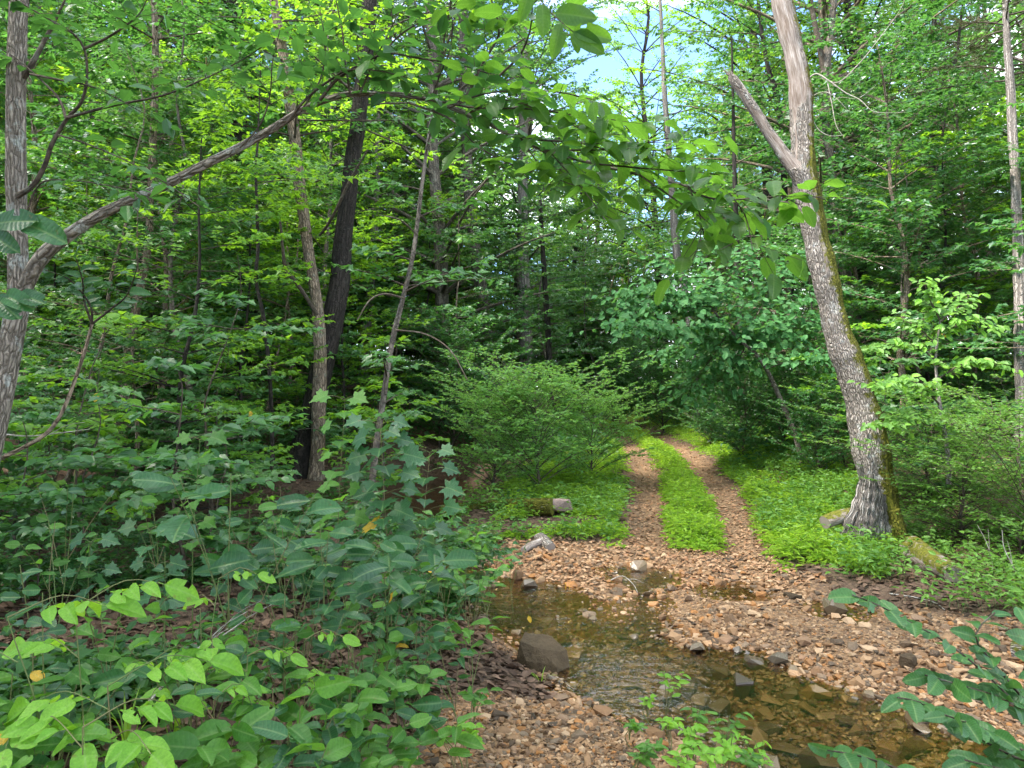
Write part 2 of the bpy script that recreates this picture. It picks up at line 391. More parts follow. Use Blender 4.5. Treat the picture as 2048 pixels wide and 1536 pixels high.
M['bark_pale'] = bark_mat('bark_pale', (.10, .085, .075), (.46, .40, .36), lich=.1, su=30, sv=1.4)
M['bark_snag'] = bark_mat('bark_snag', (.10, .08, .066), (.50, .44, .385), (.58, .58, .54), .7, 1.0, 62, 13, 1.0, wood=True)
M['root_wood'] = bark_mat('weathered_root', (.035, .025, .019), (.52, .46, .41), (.50, .48, .45), .5, 0.0, 70, 5, 1.2)
M['bark_mossy'] = bark_mat('bark_mossy', (.04, .030, .022), (.22, .17, .12), lich=.2, moss=1.0, su=30, sv=5)
M['twig'] = bark_mat('twig_bark', (.030, .024, .018), (.13, .10, .075), lich=.25, su=70, sv=14, bump=.3)
M['twig_pale'] = bark_mat('twig_dead', (.20, .17, .14), (.50, .46, .41), lich=.2, su=70, sv=14, bump=.3)
M['stem'] = flat_mat('green_stem', [(0, (.10, .16, .04)), (.5, (.16, .13, .06)), (1, (.12, .17, .05))], .6, mottled=.2)
M['stone'] = flat_mat('stone', [(0, (.055, .040, .026)), (.16, (.21, .115, .055)), (.38, (.31, .185, .095)), (.52, (.44, .30, .18)), (.66, (.34, .15, .045)), (.80, (.10, .070, .045)), (.9, (.20, .14, .09)), (1, (.27, .15, .08))], .75, .3, 14)
M['stone_wet'] = flat_mat('stone_wet', [(0, (.045, .035, .026)), (.3, (.17, .115, .06)), (.5, (.26, .19, .12)), (.65, (.10, .078, .055)), (.85, (.22, .14, .06)), (1, (.13, .095, .06))], .18, .6, 14)
M['boulder'] = flat_mat('boulder_rock', [(0, (.045, .030, .016)), (.5, (.095, .064, .034)), (1, (.06, .052, .022))], .75, .25, 9, 1.3, mottled=.85)
M['pinkrock'] = flat_mat('pink_rock', [(0, (.30, .20, .165)), (.5, (.42, .32, .28)), (1, (.33, .22, .18))], .85, .25, 9, 1.0, mottled=.8)
M['litter'] = flat_mat('dead_leaf', [(0, (.05, .030, .020)), (.3, (.12, .072, .045)), (.55, (.20, .125, .082)), (.8, (.09, .054, .036)), (1, (.15, .088, .05))], .8, .25, 20, 0, False)
M['littert'] = flat_mat('dead_leaf_track', [(0, (.18, .09, .045)), (.3, (.33, .19, .10)), (.55, (.42, .27, .16)), (.8, (.26, .12, .055)), (1, (.36, .21, .11))], .8, .25, 20, 0, False)

def ground_mat():
    b = NB('ground_soil'); p = b.n('NewGeometry').outputs['Position']
    n1 = b.noise(p, 3.0, 6, .6); n2 = b.noise(p, 26.0, 5, .7)
    lit = b.ramp(n2, [(.25, (.035, .022, .015)), (.5, (.11, .070, .045)), (.75, (.22, .145, .10))])
    lit = b.mix(b.rng(n1, .4, .65, 0, .5), lit, (.07, .046, .030))
    vo = b.n('TexVoronoi', {'Vector': b.vmul(p, (1, 1, .6)), 'Scale': 42.0, 'Randomness': 1.0})
    gs = b.n('SeparateXYZ', {0: vo.outputs['Color']}).outputs[0]
    gr = b.ramp(gs, [(0, (.09, .05, .028)), (.3, (.21, .12, .06)), (.6, (.28, .165, .085)), (1, (.34, .22, .12))])
    gr = b.mix(b.rng(vo.outputs['Distance'], .3, .75, 0, .75), gr, (.10, .065, .042))
    col = b.mix(b.attr('tint'), lit, gr)
    wet = b.attr('aux')
    col = b.mix(wet, col, b.mix(1.0, col, (.42, .33, .20), 'MULTIPLY'))
    hgt = b.math('ADD', n2, b.math('MULTIPLY', vo.outputs['Distance'], -.7))
    return b.surf(b.n('BsdfPrincipled', {'Base Color': col, 'Roughness': b.rng(wet, 0, 1, .92, .5), 'Specular IOR Level': .25, 'Normal': b.bump(hgt, .7, .03)}).outputs[0])
M['ground'] = ground_mat()

def water_mat():
    b = NB('stream_water'); p = b.n('NewGeometry').outputs['Position']
    h = b.math('ADD', b.math('MULTIPLY', b.noise(b.vmul(p, (1, 1.7, 1)), 6.0, 4, .6), b.rng(b.noise(p, 1.1, 2), .38, .62, .25, 1.5)), b.math('MULTIPLY', b.noise(p, 28.0, 2), .22))
    nm = b.bump(h, .42, .03)
    fr = b.n('Fresnel', {'IOR': 1.33, 'Normal': nm}).outputs[0]
    tr = b.n('BsdfTransparent', {'Color': (.80, .68, .46, 1)}).outputs[0]
    gl = b.n('BsdfGlossy', {'Color': (1, 1, 1, 1), 'Roughness': .03, 'Normal': nm}).outputs[0]
    return b.surf(b.n('MixShader', {0: b.math('MULTIPLY', fr, 1.3, True), 1: tr, 2: gl}).outputs[0])
M['water'] = water_mat()

# ------------------------------------------------------------------ the setting: ground, track, stream bed, water
def axis(lo, a, b, hi, step, grow):
    v = list(np.arange(a, b, step)); s = step
    while v[-1] < hi: s *= grow; v.append(v[-1] + s)
    s = step
    while v[0] > lo: s *= grow; v.insert(0, v[0] - s)
    return np.array(v)
gx = axis(-320, -2.6, 6.8, 320, .055, 1.07); gy = axis(-200, 2.0, 11.5, 420, .055, 1.06)
GX, GY = np.meshgrid(gx, gy); GZ = height(GX, GY)
nx, ny = len(gx), len(gy)
fi = (np.arange(ny - 1)[:, None] * nx + np.arange(nx - 1)[None]).ravel()
QUADS = np.stack([fi, fi + 1, fi + nx + 1, fi + nx], -1)
SDW, SDG, RUT = sd_water(GX, GY), sd_gravel(GX, GY), rut(GX, GY)
GV = np.stack([GX, GY, GZ], -1).reshape(-1, 3)
grav = np.clip(np.maximum(sstep(-SDG / .25 + .3), np.maximum(sstep(-SDW / .2 + .5), RUT * .95)), 0, 1).ravel()
wetv = sstep((.14 - SDW) / .16).ravel()
fm = lambda A: A.ravel()[QUADS].mean(1)
bedm = (fm(SDG) < .02) | (fm(SDW) < .1); trk = (fm(RUT) > .35) & ~bedm
def sheet(name, mask, label):
    q = QUADS[mask]; u, inv = np.unique(q, return_inverse=True)
    g = Geo(); g.add(GV[u], inv.reshape(-1, 4), GV[u][:, :2], grav[u], 0, wetv[u])
    o = obj(name, g.mesh(name, M['ground'])); return tag(o, label, None, None, 'structure')
ground_o = sheet('ground', ~bedm & ~trk, 'brown leaf-littered forest floor rising to a hillside')
track_o = sheet('track', trk, 'two worn wheel ruts of a dirt track running into the woods')
bed_o = sheet('stream_bed', bedm, 'gravel ford and bar across the shallow stream')
# water
wx = np.arange(-5.5, 9.5, .12); wy = np.arange(1.4, 19, .12)
WX, WY = np.meshgrid(wx, wy); n_ = len(wx)
fi = (np.arange(len(wy) - 1)[:, None] * n_ + np.arange(n_ - 1)[None]).ravel()
q = np.stack([fi, fi + 1, fi + n_ + 1, fi + n_], -1)
q = q[sd_water(WX, WY).ravel()[q].min(1) < .12]; u, inv = np.unique(q, return_inverse=True)
g = Geo(); g.add(np.stack([WX.ravel()[u], WY.ravel()[u], np.full(len(u), ZW)], -1), inv.reshape(-1, 4))
tag(obj('water', g.mesh('water', M['water'])), 'shallow clear brown stream water over stones', None, None, 'structure')

# ------------------------------------------------------------------ stones and gravel
import bmesh
def hull(seed, n=13, pw=1.0, flat=1.0):
    g_ = np.random.default_rng(seed); d = nrm(g_.normal(0, 1, (n, 3))); d = np.sign(d) * np.abs(d) ** pw
    d = d / np.abs(d).max(0) * .5; d[:, 2] *= flat
    bm = bmesh.new()
    for p in d: bm.verts.new(p)
    r_ = bmesh.ops.convex_hull(bm, input=bm.verts)
    bmesh.ops.delete(bm, geom=[v for v in bm.verts if not v.link_faces], context='VERTS')
    bmesh.ops.triangulate(bm, faces=bm.faces)
    bm.verts.index_update()
    V = np.array([v.co[:] for v in bm.verts]); F = np.array([[v.index for v in f.verts] for f in bm.faces]); bm.free()
    return V, F
HULLS = [hull(100 + i, 12, .8) for i in range(10)]
def stone_mesh(i, mat, name='stone'):
    V, F = HULLS[i]; g_ = Geo(); g_.add(V, F); return g_.mesh(name, mat, False)
ST_DRY = [stone_mesh(i, M['stone']) for i in range(10)]; ST_WET = [stone_mesh(i, M['stone_wet']) for i in range(10)]

def screen_pts(n, x0, x1, y0, y1, g_):
    px, py = g_.uniform(x0, x1, n), g_.uniform(y0, y1, n)
    z = np.full(n, -.12); d = np.stack([(px - 1024) / FPX, np.full(n, 1.0), (768 - py) / FPX], -1)
    c, s = math.cos(PITCH), math.sin(PITCH); d = np.stack([d[:, 0], c - d[:, 2] * s, s + d[:, 2] * c], -1)
    for _ in range(5):
        t = (z - CAM_Z) / d[:, 2]; X, Y = d[:, 0] * t, d[:, 1] * t; z = height(X, Y)
    return X, Y, z
g1 = np.random.default_rng(11)
X, Y, Z = screen_pts(9000, 930, 2090, 1095, 1560, g1); dw, dg = sd_water(X, Y), sd_gravel(X, Y)
sel = np.where(((dg < -.02) | (dw < 0)) & (Y > 2.6))[0]
nd_, nw_ = 0, 0; placed = []
for i in sel:
    w = dw[i]; far = Y[i]
    if w < -.02:
        if nw_ >= 105: continue
        s = g1.uniform(.07, .22); flat = g1.uniform(.2, .42) if g1.random() < .65 else g1.uniform(.55, .9); mesh = ST_WET
    else:
        if nd_ >= 195: continue
        if not (w < .5 or g1.random() < .75) or far < 4.1 and g1.random() < .75: continue
        s = g1.uniform(.045, .12) * (1.35 if w < .15 else 1); flat = g1.uniform(.35, .6); mesh = ST_DRY if w > .05 else (ST_WET if g1.random() < .6 else ST_DRY)
    if any((X[i] - a) ** 2 + (Y[i] - b) ** 2 < (.40 * (s + c)) ** 2 for a, b, c in placed): continue
    placed.append((X[i], Y[i], s))
    if w < -.02: nw_ += 1
    else: nd_ += 1
    o = obj('stone', mesh[g1.integers(10)], bed_o); k = g1.uniform(.6, 1.0)
    o.location = (X[i], Y[i], Z[i] + s * flat * (.30 if w >= 0 else .22)); o.scale = (s, s * k, s * flat)
    o.rotation_euler = (g1.normal(0, .16), g1.normal(0, .16), g1.uniform(0, 6.28))
def pebbles(name, X, Y, Z, S, mat, g_, parent=None):
    geo = Geo(); idx = g_.integers(0, 10, len(X))
    for h in range(10):
        m = idx == h; V, F = HULLS[h]; n = m.sum()
        if not n: continue
        sc_ = np.stack([S[m], S[m] * g_.uniform(.55, 1, n), S[m] * g_.uniform(.3, .65, n)], -1)
        a = g_.uniform(0, 6.28, n); tx, ty = g_.normal(0, .22, n), g_.normal(0, .22, n)
        L = V[None] * sc_[:, None]
        Z_ = L[..., 2] + L[..., 0] * tx[:, None] + L[..., 1] * ty[:, None]
        Xr = L[..., 0] * np.cos(a)[:, None] - L[..., 1] * np.sin(a)[:, None]; Yr = L[..., 0] * np.sin(a)[:, None] + L[..., 1] * np.cos(a)[:, None]
        W = np.stack([Xr + X[m, None], Yr + Y[m, None], Z_ + Z[m, None] + (sc_[:, 2] * .22)[:, None]], -1)
        FF = (np.arange(n)[:, None, None] * len(V) + F[None]).reshape(-1, 3)
        geo.add(W, FF, None, np.repeat(g_.random(n), len(V)))
    o = obj(name, geo.mesh(name, mat, False), parent); return o
X, Y, Z = screen_pts(52000, 820, 2100, 1085, 1580, g1); dw, dg = sd_water(X, Y), sd_gravel(X, Y)
m = (dg < .05) & (dw > -.03) & (g1.random(len(X)) < .62)
S = np.where(Y > 4.3, .013 + .060 * g1.random(len(X)) ** 2.3, .010 + .034 * g1.random(len(X)) ** 1.6) * (1 + .7 * (g1.random(len(X)) < .06)) * (1 + .45 * wob(X, Y, 1.8, 3))
S = np.clip(S * .9, .009, .11)
tag(pebbles('gravel', X[m], Y[m], Z[m], S[m], M['stone'], g1), 'tan and pinkish gravel of the ford and gravel bar', 'gravel', None, 'stuff')
m = (dw < -.03)
S = g1.uniform(.018, .06, len(X))
tag(pebbles('submerged_gravel', X[m][:4500], Y[m][:4500], Z[m][:4500], S[m][:4500], M['stone_wet'], g1), 'dark wet gravel under the shallow water', 'gravel', None, 'stuff')

def rock(name, label, px, py, wpx, hh, mat, seed, depth=.7, sink=.25, cat='rock', dz=0):
    b = ground(px, py); w = wpx * b[1] / FPX
    V, F = hull(seed, 26, .55)
    bm = bmesh.new()
    vs = [bm.verts.new((v[0] * w, v[1] * w * depth, v[2] * hh)) for v in V]
    for f in F: bm.faces.new([vs[i] for i in f])
    bmesh.ops.subdivide_edges(bm, edges=bm.edges, cuts=2, use_grid_fill=True)
    bm.verts.index_update(); V = np.array([v.co[:] for v in bm.verts]); bmesh.ops.triangulate(bm, faces=bm.faces)
    F = np.array([[v.index for v in f.verts] for f in bm.faces]); bm.free()
    V *= (1 + .05 * wob(V[:, 0] / w * 3 + seed, V[:, 1] / w * 3 + V[:, 2] / hh * 2, 1.3, seed % 5))[:, None]
    g_ = Geo(); g_.add(V, F); o = obj(name, g_.mesh(name, mat, False))
    o.location = (b[0], b[1] + w * .1, b[2] + hh * (.5 - sink) + dz); o.rotation_euler = (0, R(4), R(seed * 37 % 60))
    return tag(o, label, cat)
def big_boulder():
    b = ground(1085, 1345); w = .36; V = np.array([(-.50, -.12, 0), (-.42, .25, .0), (.05, .36, 0), (.5, .22, 0), (.52, -.12, -.05), (.30, -.36, -.05), (-.2, -.30, 0), (-.42, -.05, .58), (-.30, .22, .66), (.18, .25, .60), (.47, .06, .40), (.34, -.14, .42), (-.12, -.20, .52), (.50, -.05, .2), (.26, -.32, .22), (-.30, -.28, .3)]) * w
    bm = bmesh.new(); [bm.verts.new(p) for p in V]; bmesh.ops.convex_hull(bm, input=bm.verts); bmesh.ops.triangulate(bm, faces=bm.faces)
    bmesh.ops.subdivide_edges(bm, edges=bm.edges, cuts=3); bmesh.ops.triangulate(bm, faces=bm.faces); bm.verts.index_update()
    V = np.array([v.co[:] for v in bm.verts]); F = np.array([[v.index for v in f.verts] for f in bm.faces]); bm.free()
    V = V * (1 + .035 * wob(V[:, 0] * 16, V[:, 1] * 9 + V[:, 2] * 7, 1.5, 1))[:, None]
    g_ = Geo(); g_.add(V, F); o = obj('boulder', g_.mesh('boulder', M['boulder'], False)); o.location = (b[0], b[1] + .08, b[2] - .03); return tag(o, 'large dark brown boulder at the water edge below the left bank', 'rock')
big_boulder()
rock('pale_rock', 'pinkish white rock lying at the end of the mossy log', 1122, 1030, 66, .20, M['pinkrock'], 5, .6, .05, dz=.04)
rock('grey_rock', 'pale grey block at the far water edge under the bank', 1036, 1160, 22, .12, M['stone'], 6, .8, .2)
rock('flat_rock', 'flat grey slab on the gravel just past the small puddle', 1588, 1198, 36, .08, M['boulder'], 7, .8, .3)
rock('dark_rock', 'dark rounded rock on the gravel bar near the corner branch leaves', 1818, 1332, 40, .09, M['boulder'], 8, .8, .25)
rock('wet_rock', 'black wet rock in the riffle beneath the corner branch', 1840, 1452, 62, .13, M['stone_wet'], 9, .7, .25)
rock('streamside_rock', 'brown flat rock half sunk at the bottom right water edge', 1830, 1512, 70, .10, M['boulder'], 10, .6, .3)

# ------------------------------------------------------------------ leaf litter, grass, low undergrowth
def fan_pts(n, y0, y1, g_, half=.76, pad=.6):
    Y = np.exp(g_.uniform(math.log(y0), math.log(y1), n)); X = g_.uniform(-1, 1, n) * (half * Y + pad); return X, Y
g2 = np.random.default_rng(21)
def litter(name, X, Y, Lr, mat, label):
    n = len(X); Z = height(X, Y) + g2.uniform(.004, .022, n); a = g2.uniform(0, 6.28, n)
    D = np.stack([np.cos(a), np.sin(a), g2.normal(0, .22, n)], -1); Nn = np.stack([g2.normal(0, .3, n), g2.normal(0, .3, n), np.ones(n)], -1)
    e = .3
    gr_ = np.stack([-(height(X + e, Y) - height(X - e, Y)) / (2 * e), -(height(X, Y + e) - height(X, Y - e)) / (2 * e)], -1)
    Nn[:, :2] += gr_; D[:, 2] -= (D[:, :2] * gr_).sum(1)
    L = g2.uniform(*Lr, n); geo = Geo()
    leaves(geo, np.stack([X, Y, Z], -1), D, Nn, L, L * g2.uniform(.45, .75, n), T6, g2.random(n))
    return tag(obj(name, geo.mesh(name, mat, False)), label, 'leaf litter', None, 'stuff')
X, Y = fan_pts(52000, 2.0, 34, g2); keep = (sd_gravel(X, Y) > .0) & (sd_water(X, Y) > .05) & (np.abs(track_off(X, Y)) > .3) & ~((rut(X, Y) > .3))
litter('leaf_litter', X[keep], Y[keep], (.05, .10), M['litter'], 'brown fallen leaves covering the forest floor')
X, Y = fan_pts(130000, 3.2, 40, g2); keep = ((rut(X, Y) > .3) | ((sd_gravel(X, Y) < 0) & (Y > 7.0))) & (sd_water(X, Y) > .1)
litter('track_litter', X[keep][:16000], Y[keep][:16000], (.03, .07), M['littert'], 'tan and rusty fallen leaves strewn along the wheel ruts')

CLEAR = [(*ground(px, py)[:2], r_) for px, py, r_ in [(1868,1150,.42),(1845,1175,.36),(1905,1195,.36),(1685,1062,.36),(1700,1085,.3),(1122,1050,.6),(1090,1056,.5),(1000,1060,.5),(940,1062,.45),(1050,1060,.5),(1745,1130,.3)]]
def herbs(name, X, Y, hr, nl, Lr, wr, mat, tm, label, tilt=.4, spread=.06, stems=True, tall=None):
    ok_ = np.ones(len(X), bool)
    for cx_, cy_, r_ in CLEAR: ok_ &= ((X - cx_) ** 2 + (Y - cy_) ** 2 > r_ * r_) | (g2.random(len(X)) < .12)
    X, Y = X[ok_], Y[ok_]; tall = tall if tall is None else tall[ok_]
    n = len(X); Z = height(X, Y); H = g2.uniform(*hr, n) * (1 if tall is None else tall)
    a0 = g2.uniform(0, 6.28, n); P, D, Nn, L, W, T = [], [], [], [], [], []
    lean = g2.normal(0, .25, (n, 2)); tv = g2.random(n)
    for j in range(nl):
        f = (.35 + .65 * (j + 1) / nl); a = a0 + j * 2.4
        h = H * f
        p = np.stack([X + lean[:, 0] * h + np.cos(a) * spread * .3, Y + lean[:, 1] * h + np.sin(a) * spread * .3, Z + h], -1)
        d = np.stack([np.cos(a), np.sin(a), g2.normal(.05, .3, n)], -1)
        l = g2.uniform(*Lr, n)
        P.append(p); D.append(d); Nn.append(np.array([0, 0, 1.0]) + g2.normal(0, tilt, (n, 3))); L.append(l); W.append(l * g2.uniform(*wr, n)); T.append(np.clip(tv + g2.normal(0, .15, n), 0, 1))
    geo = Geo(); leaves(geo, np.concatenate(P), np.concatenate(D), np.concatenate(Nn), np.concatenate(L), np.concatenate(W), tm, np.concatenate(T))
    if stems:
        A = np.stack([X, Y, Z - .01], -1); B = np.stack([X + lean[:, 0] * H, Y + lean[:, 1] * H, Z + H], -1)
        sticks(geo, A, B, .0018, .001, 1)
    return tag(obj(name, geo.mesh(name, [mat, M['stem']], False)), label, 'ground cover', None, 'stuff')
X, Y = fan_pts(150000, 6.8, 44, g2, .5, 0); o_ = track_off(X, Y)
wb = wob(X, Y, 3.2, 1); wc_ = wob(X, Y, 1.9, 4)
ps = sstep((.36 + .07 * wb - np.abs(o_)) / .20) * sstep((Y - 7.7 - .5 * wob(X, Y, 2.5, 0)) / 1.0)
pl = sstep((-o_ - .80 + .1 * wb) / .4) * sstep((o_ + 2.9 + .3 * wc_) / .6) * sstep((Y - 8.2 - .5 * wob(X, Y, 2.2, 3)) / 1.1)
pr = sstep((o_ - .80 + .1 * wb) / .4) * sstep((3.0 - o_) / .6) * sstep((Y - 7.0 - .4 * wob(X, Y, 2.4, 1)) / 1.0)
pg = np.maximum(ps, np.maximum(pl, pr) * (.35 + .65 * sstep(.7 + .7 * wc_))) * sstep((sd_gravel(X, Y) + .22 + .15 * wb) / .45) * sstep((sd_water(X, Y) - .05) / .3)
ok = g2.random(len(X)) < pg
X, Y, pg = X[ok][:21000], Y[ok][:21000], pg[ok][:21000]
herbs('grass', X, Y, (.06, .20), 5, (.05, .12), (.16, .30), M['grass'], TN, 'bright green low grass and weeds between and beside the ruts', .6, .05, tall=(.3 + .7 * pg) * (.45 + 1.2 * sstep(.5 + .5 * wob(X, Y, 2.6, 1))))
X, Y = fan_pts(40000, 7.0, 26, g2, .5, 0); o_ = track_off(X, Y)
ok = (((o_ < -.95) & (o_ > -3.4)) | ((o_ > .95) & (o_ < 2.6))) & (sd_gravel(X, Y) > .05) & (sd_water(X, Y) > .15) & (wob(X, Y, 1.7, 2) > -.1); X, Y = X[ok][:1500], Y[ok][:1500]
herbs('verge_weeds', X, Y, (.10, .34), 7, (.05, .10), (.3, .6), M['cr_small'], T6, 'taller leafy weeds scattered through the grass beside the track')
# leafy cover on the right bank, then the left bank, then the deep woods
X, Y = fan_pts(60000, 5.5, 30, g2); o_ = track_off(X, Y)
ok = (o_ > 1.6) & (sd_gravel(X, Y) > .02) & (sd_water(X, Y) > .15) & (g2.random(len(X)) < .8)
X, Y = X[ok][:5200], Y[ok][:5200]
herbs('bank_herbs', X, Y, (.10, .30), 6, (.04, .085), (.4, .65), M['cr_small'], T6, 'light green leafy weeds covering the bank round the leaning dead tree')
X, Y = fan_pts(60000, 2.2, 26, g2); o_ = track_off(X, Y)
dens = (.02 + .7 * sstep((wob(X, Y, 2.2, 3) - .15) * 1.6)) * np.where(Y < 5, .9, 1)
ok = (X < np.where(Y > 4.4, .7, -.25)) & (o_ < -2.2) & (sd_gravel(X, Y) > .06) & (sd_water(X, Y) > .1) & (g2.random(len(X)) < dens)
X, Y = X[ok][:5200], Y[ok][:5200]
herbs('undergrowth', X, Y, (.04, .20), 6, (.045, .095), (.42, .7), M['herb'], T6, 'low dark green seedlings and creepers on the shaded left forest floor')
X, Y = fan_pts(30000, 14, 48, g2); ok = (np.abs(track_off(X, Y)) > 1.3) & (sd_water(X, Y) > .2); X, Y = X[ok][:9000], Y[ok][:9000]
herbs('deep_undergrowth', X, Y, (.2, .9), 8, (.08, .17), (.45, .7), M['cr_maple'], T2, 'dense knee-high greenery between the trees farther back', .4, .15)

# ------------------------------------------------------------------ trees: prototypes that are copied
def branch_leaves(B0, B1, B2, ntw, nleaf, twl, g_, tilt, droop, elev=.1, s0=.2):
    """side twigs along bowed branches (quadratic curves) and the leaves on them"""
    nb = len(B0); s = np.linspace(s0, 1, ntw)[None] + g_.uniform(-.05, .05, (nb, ntw)); s = np.clip(s, .05, 1)[..., None]
    P = B0[:, None] * (1 - s) ** 2 + 2 * B1[:, None] * s * (1 - s) + B2[:, None] * s * s
    T = nrm(2 * (1 - s) * (B1 - B0)[:, None] + 2 * s * (B2 - B1)[:, None])
    ang = np.where(np.arange(ntw) % 2 == 0, 1, -1)[None] * g_.uniform(.45, 1.25, (nb, ntw)); ang[:, -1] *= .2
    c, n_ = np.cos(ang), np.sin(ang)
    Dx = np.stack([T[..., 0] * c - T[..., 1] * n_, T[..., 0] * n_ + T[..., 1] * c, T[..., 2] * .6 + elev + g_.normal(0, .16, (nb, ntw))], -1)
    D = nrm(Dx).reshape(-1, 3); L = (twl * (1.15 - .55 * s[..., 0]) * g_.uniform(.6, 1.25, (nb, ntw))).ravel(); P = P.reshape(-1, 3)
    LP, LD, LN = twig_leaves(P, D, L, nleaf, g_, tilt, droop)
    return P, P + D * L[:, None], LP, LD, LN

def make_tree(seed, H, r0, t0, nb, Lb, ntw, nleaf, twl, leafL, wr=.6, tm=T2, tilt=.35, droop=.2, elev=.25, prof='round', bark='bark_grey', leafm='cr_maple',
              bend=.3, twigs=True, path=None, k=8, name='tree', br=1.0, jit=(.7, 1.15)):
    g_ = np.random.default_rng(seed)
    if path is None:
        n = 9; t = np.linspace(0, 1, n); w = np.cumsum(g_.normal(0, 1, (n, 2)), 0) * bend * H / 30; w -= w[0]
        path = np.stack([w[:, 0], w[:, 1], t * H], -1); path = spline(path, max(.15, H / 30)); path[0, 2] -= .25
    n = len(path); tt = np.linspace(0, 1, n); rad = r0 * (1 - .82 * tt) * (1 + .5 * np.exp(-tt * H / .35))
    gt = Geo(); tube(gt, path, rad, k, ridge=.10, nr=7, seed=seed)
    tb = np.sort(g_.uniform(t0, 1, nb)); i = (tb * (n - 1)).astype(int); B0 = path[i]
    az = np.arange(nb) * 2.4 + g_.normal(0, .5, nb); u_ = (tb - t0) / (1 - t0 + 1e-6)
    pf = {'round': np.sqrt(np.clip(1 - (u_ * 1.7 - .75) ** 2, .12, 1)), 'cone': 1.05 - .8 * u_, 'flat': .75 + .25 * np.sin(u_ * 3.1)}[prof]
    L = Lb * pf * g_.uniform(*jit, nb); h = np.stack([np.cos(az), np.sin(az), np.zeros(nb)], -1)
    up = np.array([0, 0, 1.0]); el = elev + .5 * u_ * (prof == 'round') + g_.normal(0, .1, nb)
    B2 = B0 + h * L[:, None] + up * (L * el * .8)[:, None]; B1 = B0 + h * (L * .5)[:, None] + up * (L * el * .65)[:, None]
    gb = Geo(); s = np.linspace(0, 1, 6)[:, None]
    for j in range(nb):
        c = B0[j] * (1 - s) ** 2 + 2 * B1[j] * s * (1 - s) + B2[j] * s * s
        tube(gb, c, br * np.maximum(.004, rad[i[j]] * .38) * (1 - .8 * s[:, 0]), 4, cap=False)
    A, Bn, LP, LD, LN = branch_leaves(B0, B1, B2, ntw, nleaf, twl, g_, tilt, droop)
    if twigs: sticks(gb, A, Bn, max(.003, leafL * .035), max(.0015, leafL * .015))
    gl = Geo(); m = len(LP); ll = leafL * g_.uniform(.6, 1.25, m)
    tint = np.clip(g_.normal(.45, .22, m), 0, 1)
    leaves(gl, LP, LD, LN, ll, ll * wr * g_.uniform(.85, 1.15, m), tm, tint)
    return [('trunk', gt.mesh(name + '_trunk', M[bark])), ('branches', gb.mesh(name + '_branches', M[bark])), ('crown', gl.mesh(name + '_crown', M[leafm], False))]

def plant_tree(proto, name, label, cat, loc, group=None, rz=0.0, s=1.0, mats=None):
    t = thing(name, label, cat, loc, group, rz, s)
    for nm, me in proto:
        o = obj(nm, me, t)
        if nm != 'trunk': o['kind'] = 'stuff'
    return t

CANOPY = [make_tree(300 + i, 20 + 2 * i, .22 + .02 * i, .10, 74, 4.4, 12, 17, 1.3, .18, .55, T2, .7, .25, .3, 'round', ['bark_grey', 'bark_mid', 'bark_grey', 'bark_dark'][i], ['cr_canopy', 'cr_maple', 'cr_canopy', 'cr_lime'][i], .25, True, name='canopy') for i in range(4)]
UNDER = [make_tree(320 + i, 5.5 + .8 * i, .045, .05, 38, 2.1, 11, 13, .55, .10, .75, TM if i != 2 else T6, .30, .2, .14, 'flat', ['bark_mid', 'bark_dark', 'bark_grey', 'bark_mid'][i], ['cr_maple', 'cr_lime', 'cr_maple', 'cr_canopy'][i], .5, True, name='understory') for i in range(4)]
SAPL = [make_tree(340 + i, 1.5 + .35 * i, .012, .2, 11, .62, 6, 8, .24, .095, .75, TM if i % 2 else T6, .28, .15, .12, 'flat', 'twig', ['cr_maple', 'cr_canopy', 'cr_lime', 'cr_maple'][i], .6, True, name='sapling') for i in range(4)]
SHRUB = [make_tree(360 + i, 1.5 + .2 * i, .02, .03, 60, 1.05, 9, 12, .36, [.062, .05, .075][i], .52, T2, .75, .25, .75, 'round', 'twig', ['cr_bush', 'cr_small', 'cr_maple'][i], .5, True, name='shrub', jit=(.35, 1.55)) for i in range(3)]
MIDC = [make_tree(380 + i, 9.5 + 1.5 * i, .085, .10, 56, 2.7, 12, 14, .8, .13, .66, [TM, T6, T6][i], .42, .22, .2, 'round', ['bark_mid', 'bark_dark', 'bark_grey'][i], ['cr_maple', 'cr_canopy', 'cr_lime'][i], .4, True, name='midstory') for i in range(3)]
BROAD = [make_tree(390 + i, 1.5, .014, .12, 22, .85, 7, 7, .26, .14, .5, T6, .42, .2, .35, 'flat', 'twig', 'herb', .6, True, name='broad') for i in range(2)]
g3 = np.random.default_rng(33)
def hides(x, y):
    """would stand right in front of one of the traced trunks"""
    u = x / y
    return (-.335 < u < -.195 and y < 12.5) or (.60 < u < .76 and y < 14) or (.30 < u < .52 and y < 9.5) or (-.56 < u < -.46 and y < 9) or (-.065 < u < .03 and y < 26) or (.15 < u < .42 and y < 14.5)
def scatter(n, y0, y1, accept, mind):
    o = []
    for _ in range(6000):
        y = math.exp(g3.uniform(math.log(y0), math.log(y1))); x = g3.uniform(-1, 1) * (.74 * y + 1.5)
        if not accept(x, y) or hides(x, y): continue
        if any((x - a) ** 2 + (y - b) ** 2 < mind(y) ** 2 for a, b in o): continue
        o.append((x, y))
        if len(o) >= n: break
    return o
toff = lambda x, y: float(x - np.interp(y, TRACK[:, 1], TRACK[:, 0]))
wsd = lambda x, y: float(sd_water(np.array([x]), np.array([y]))[0])
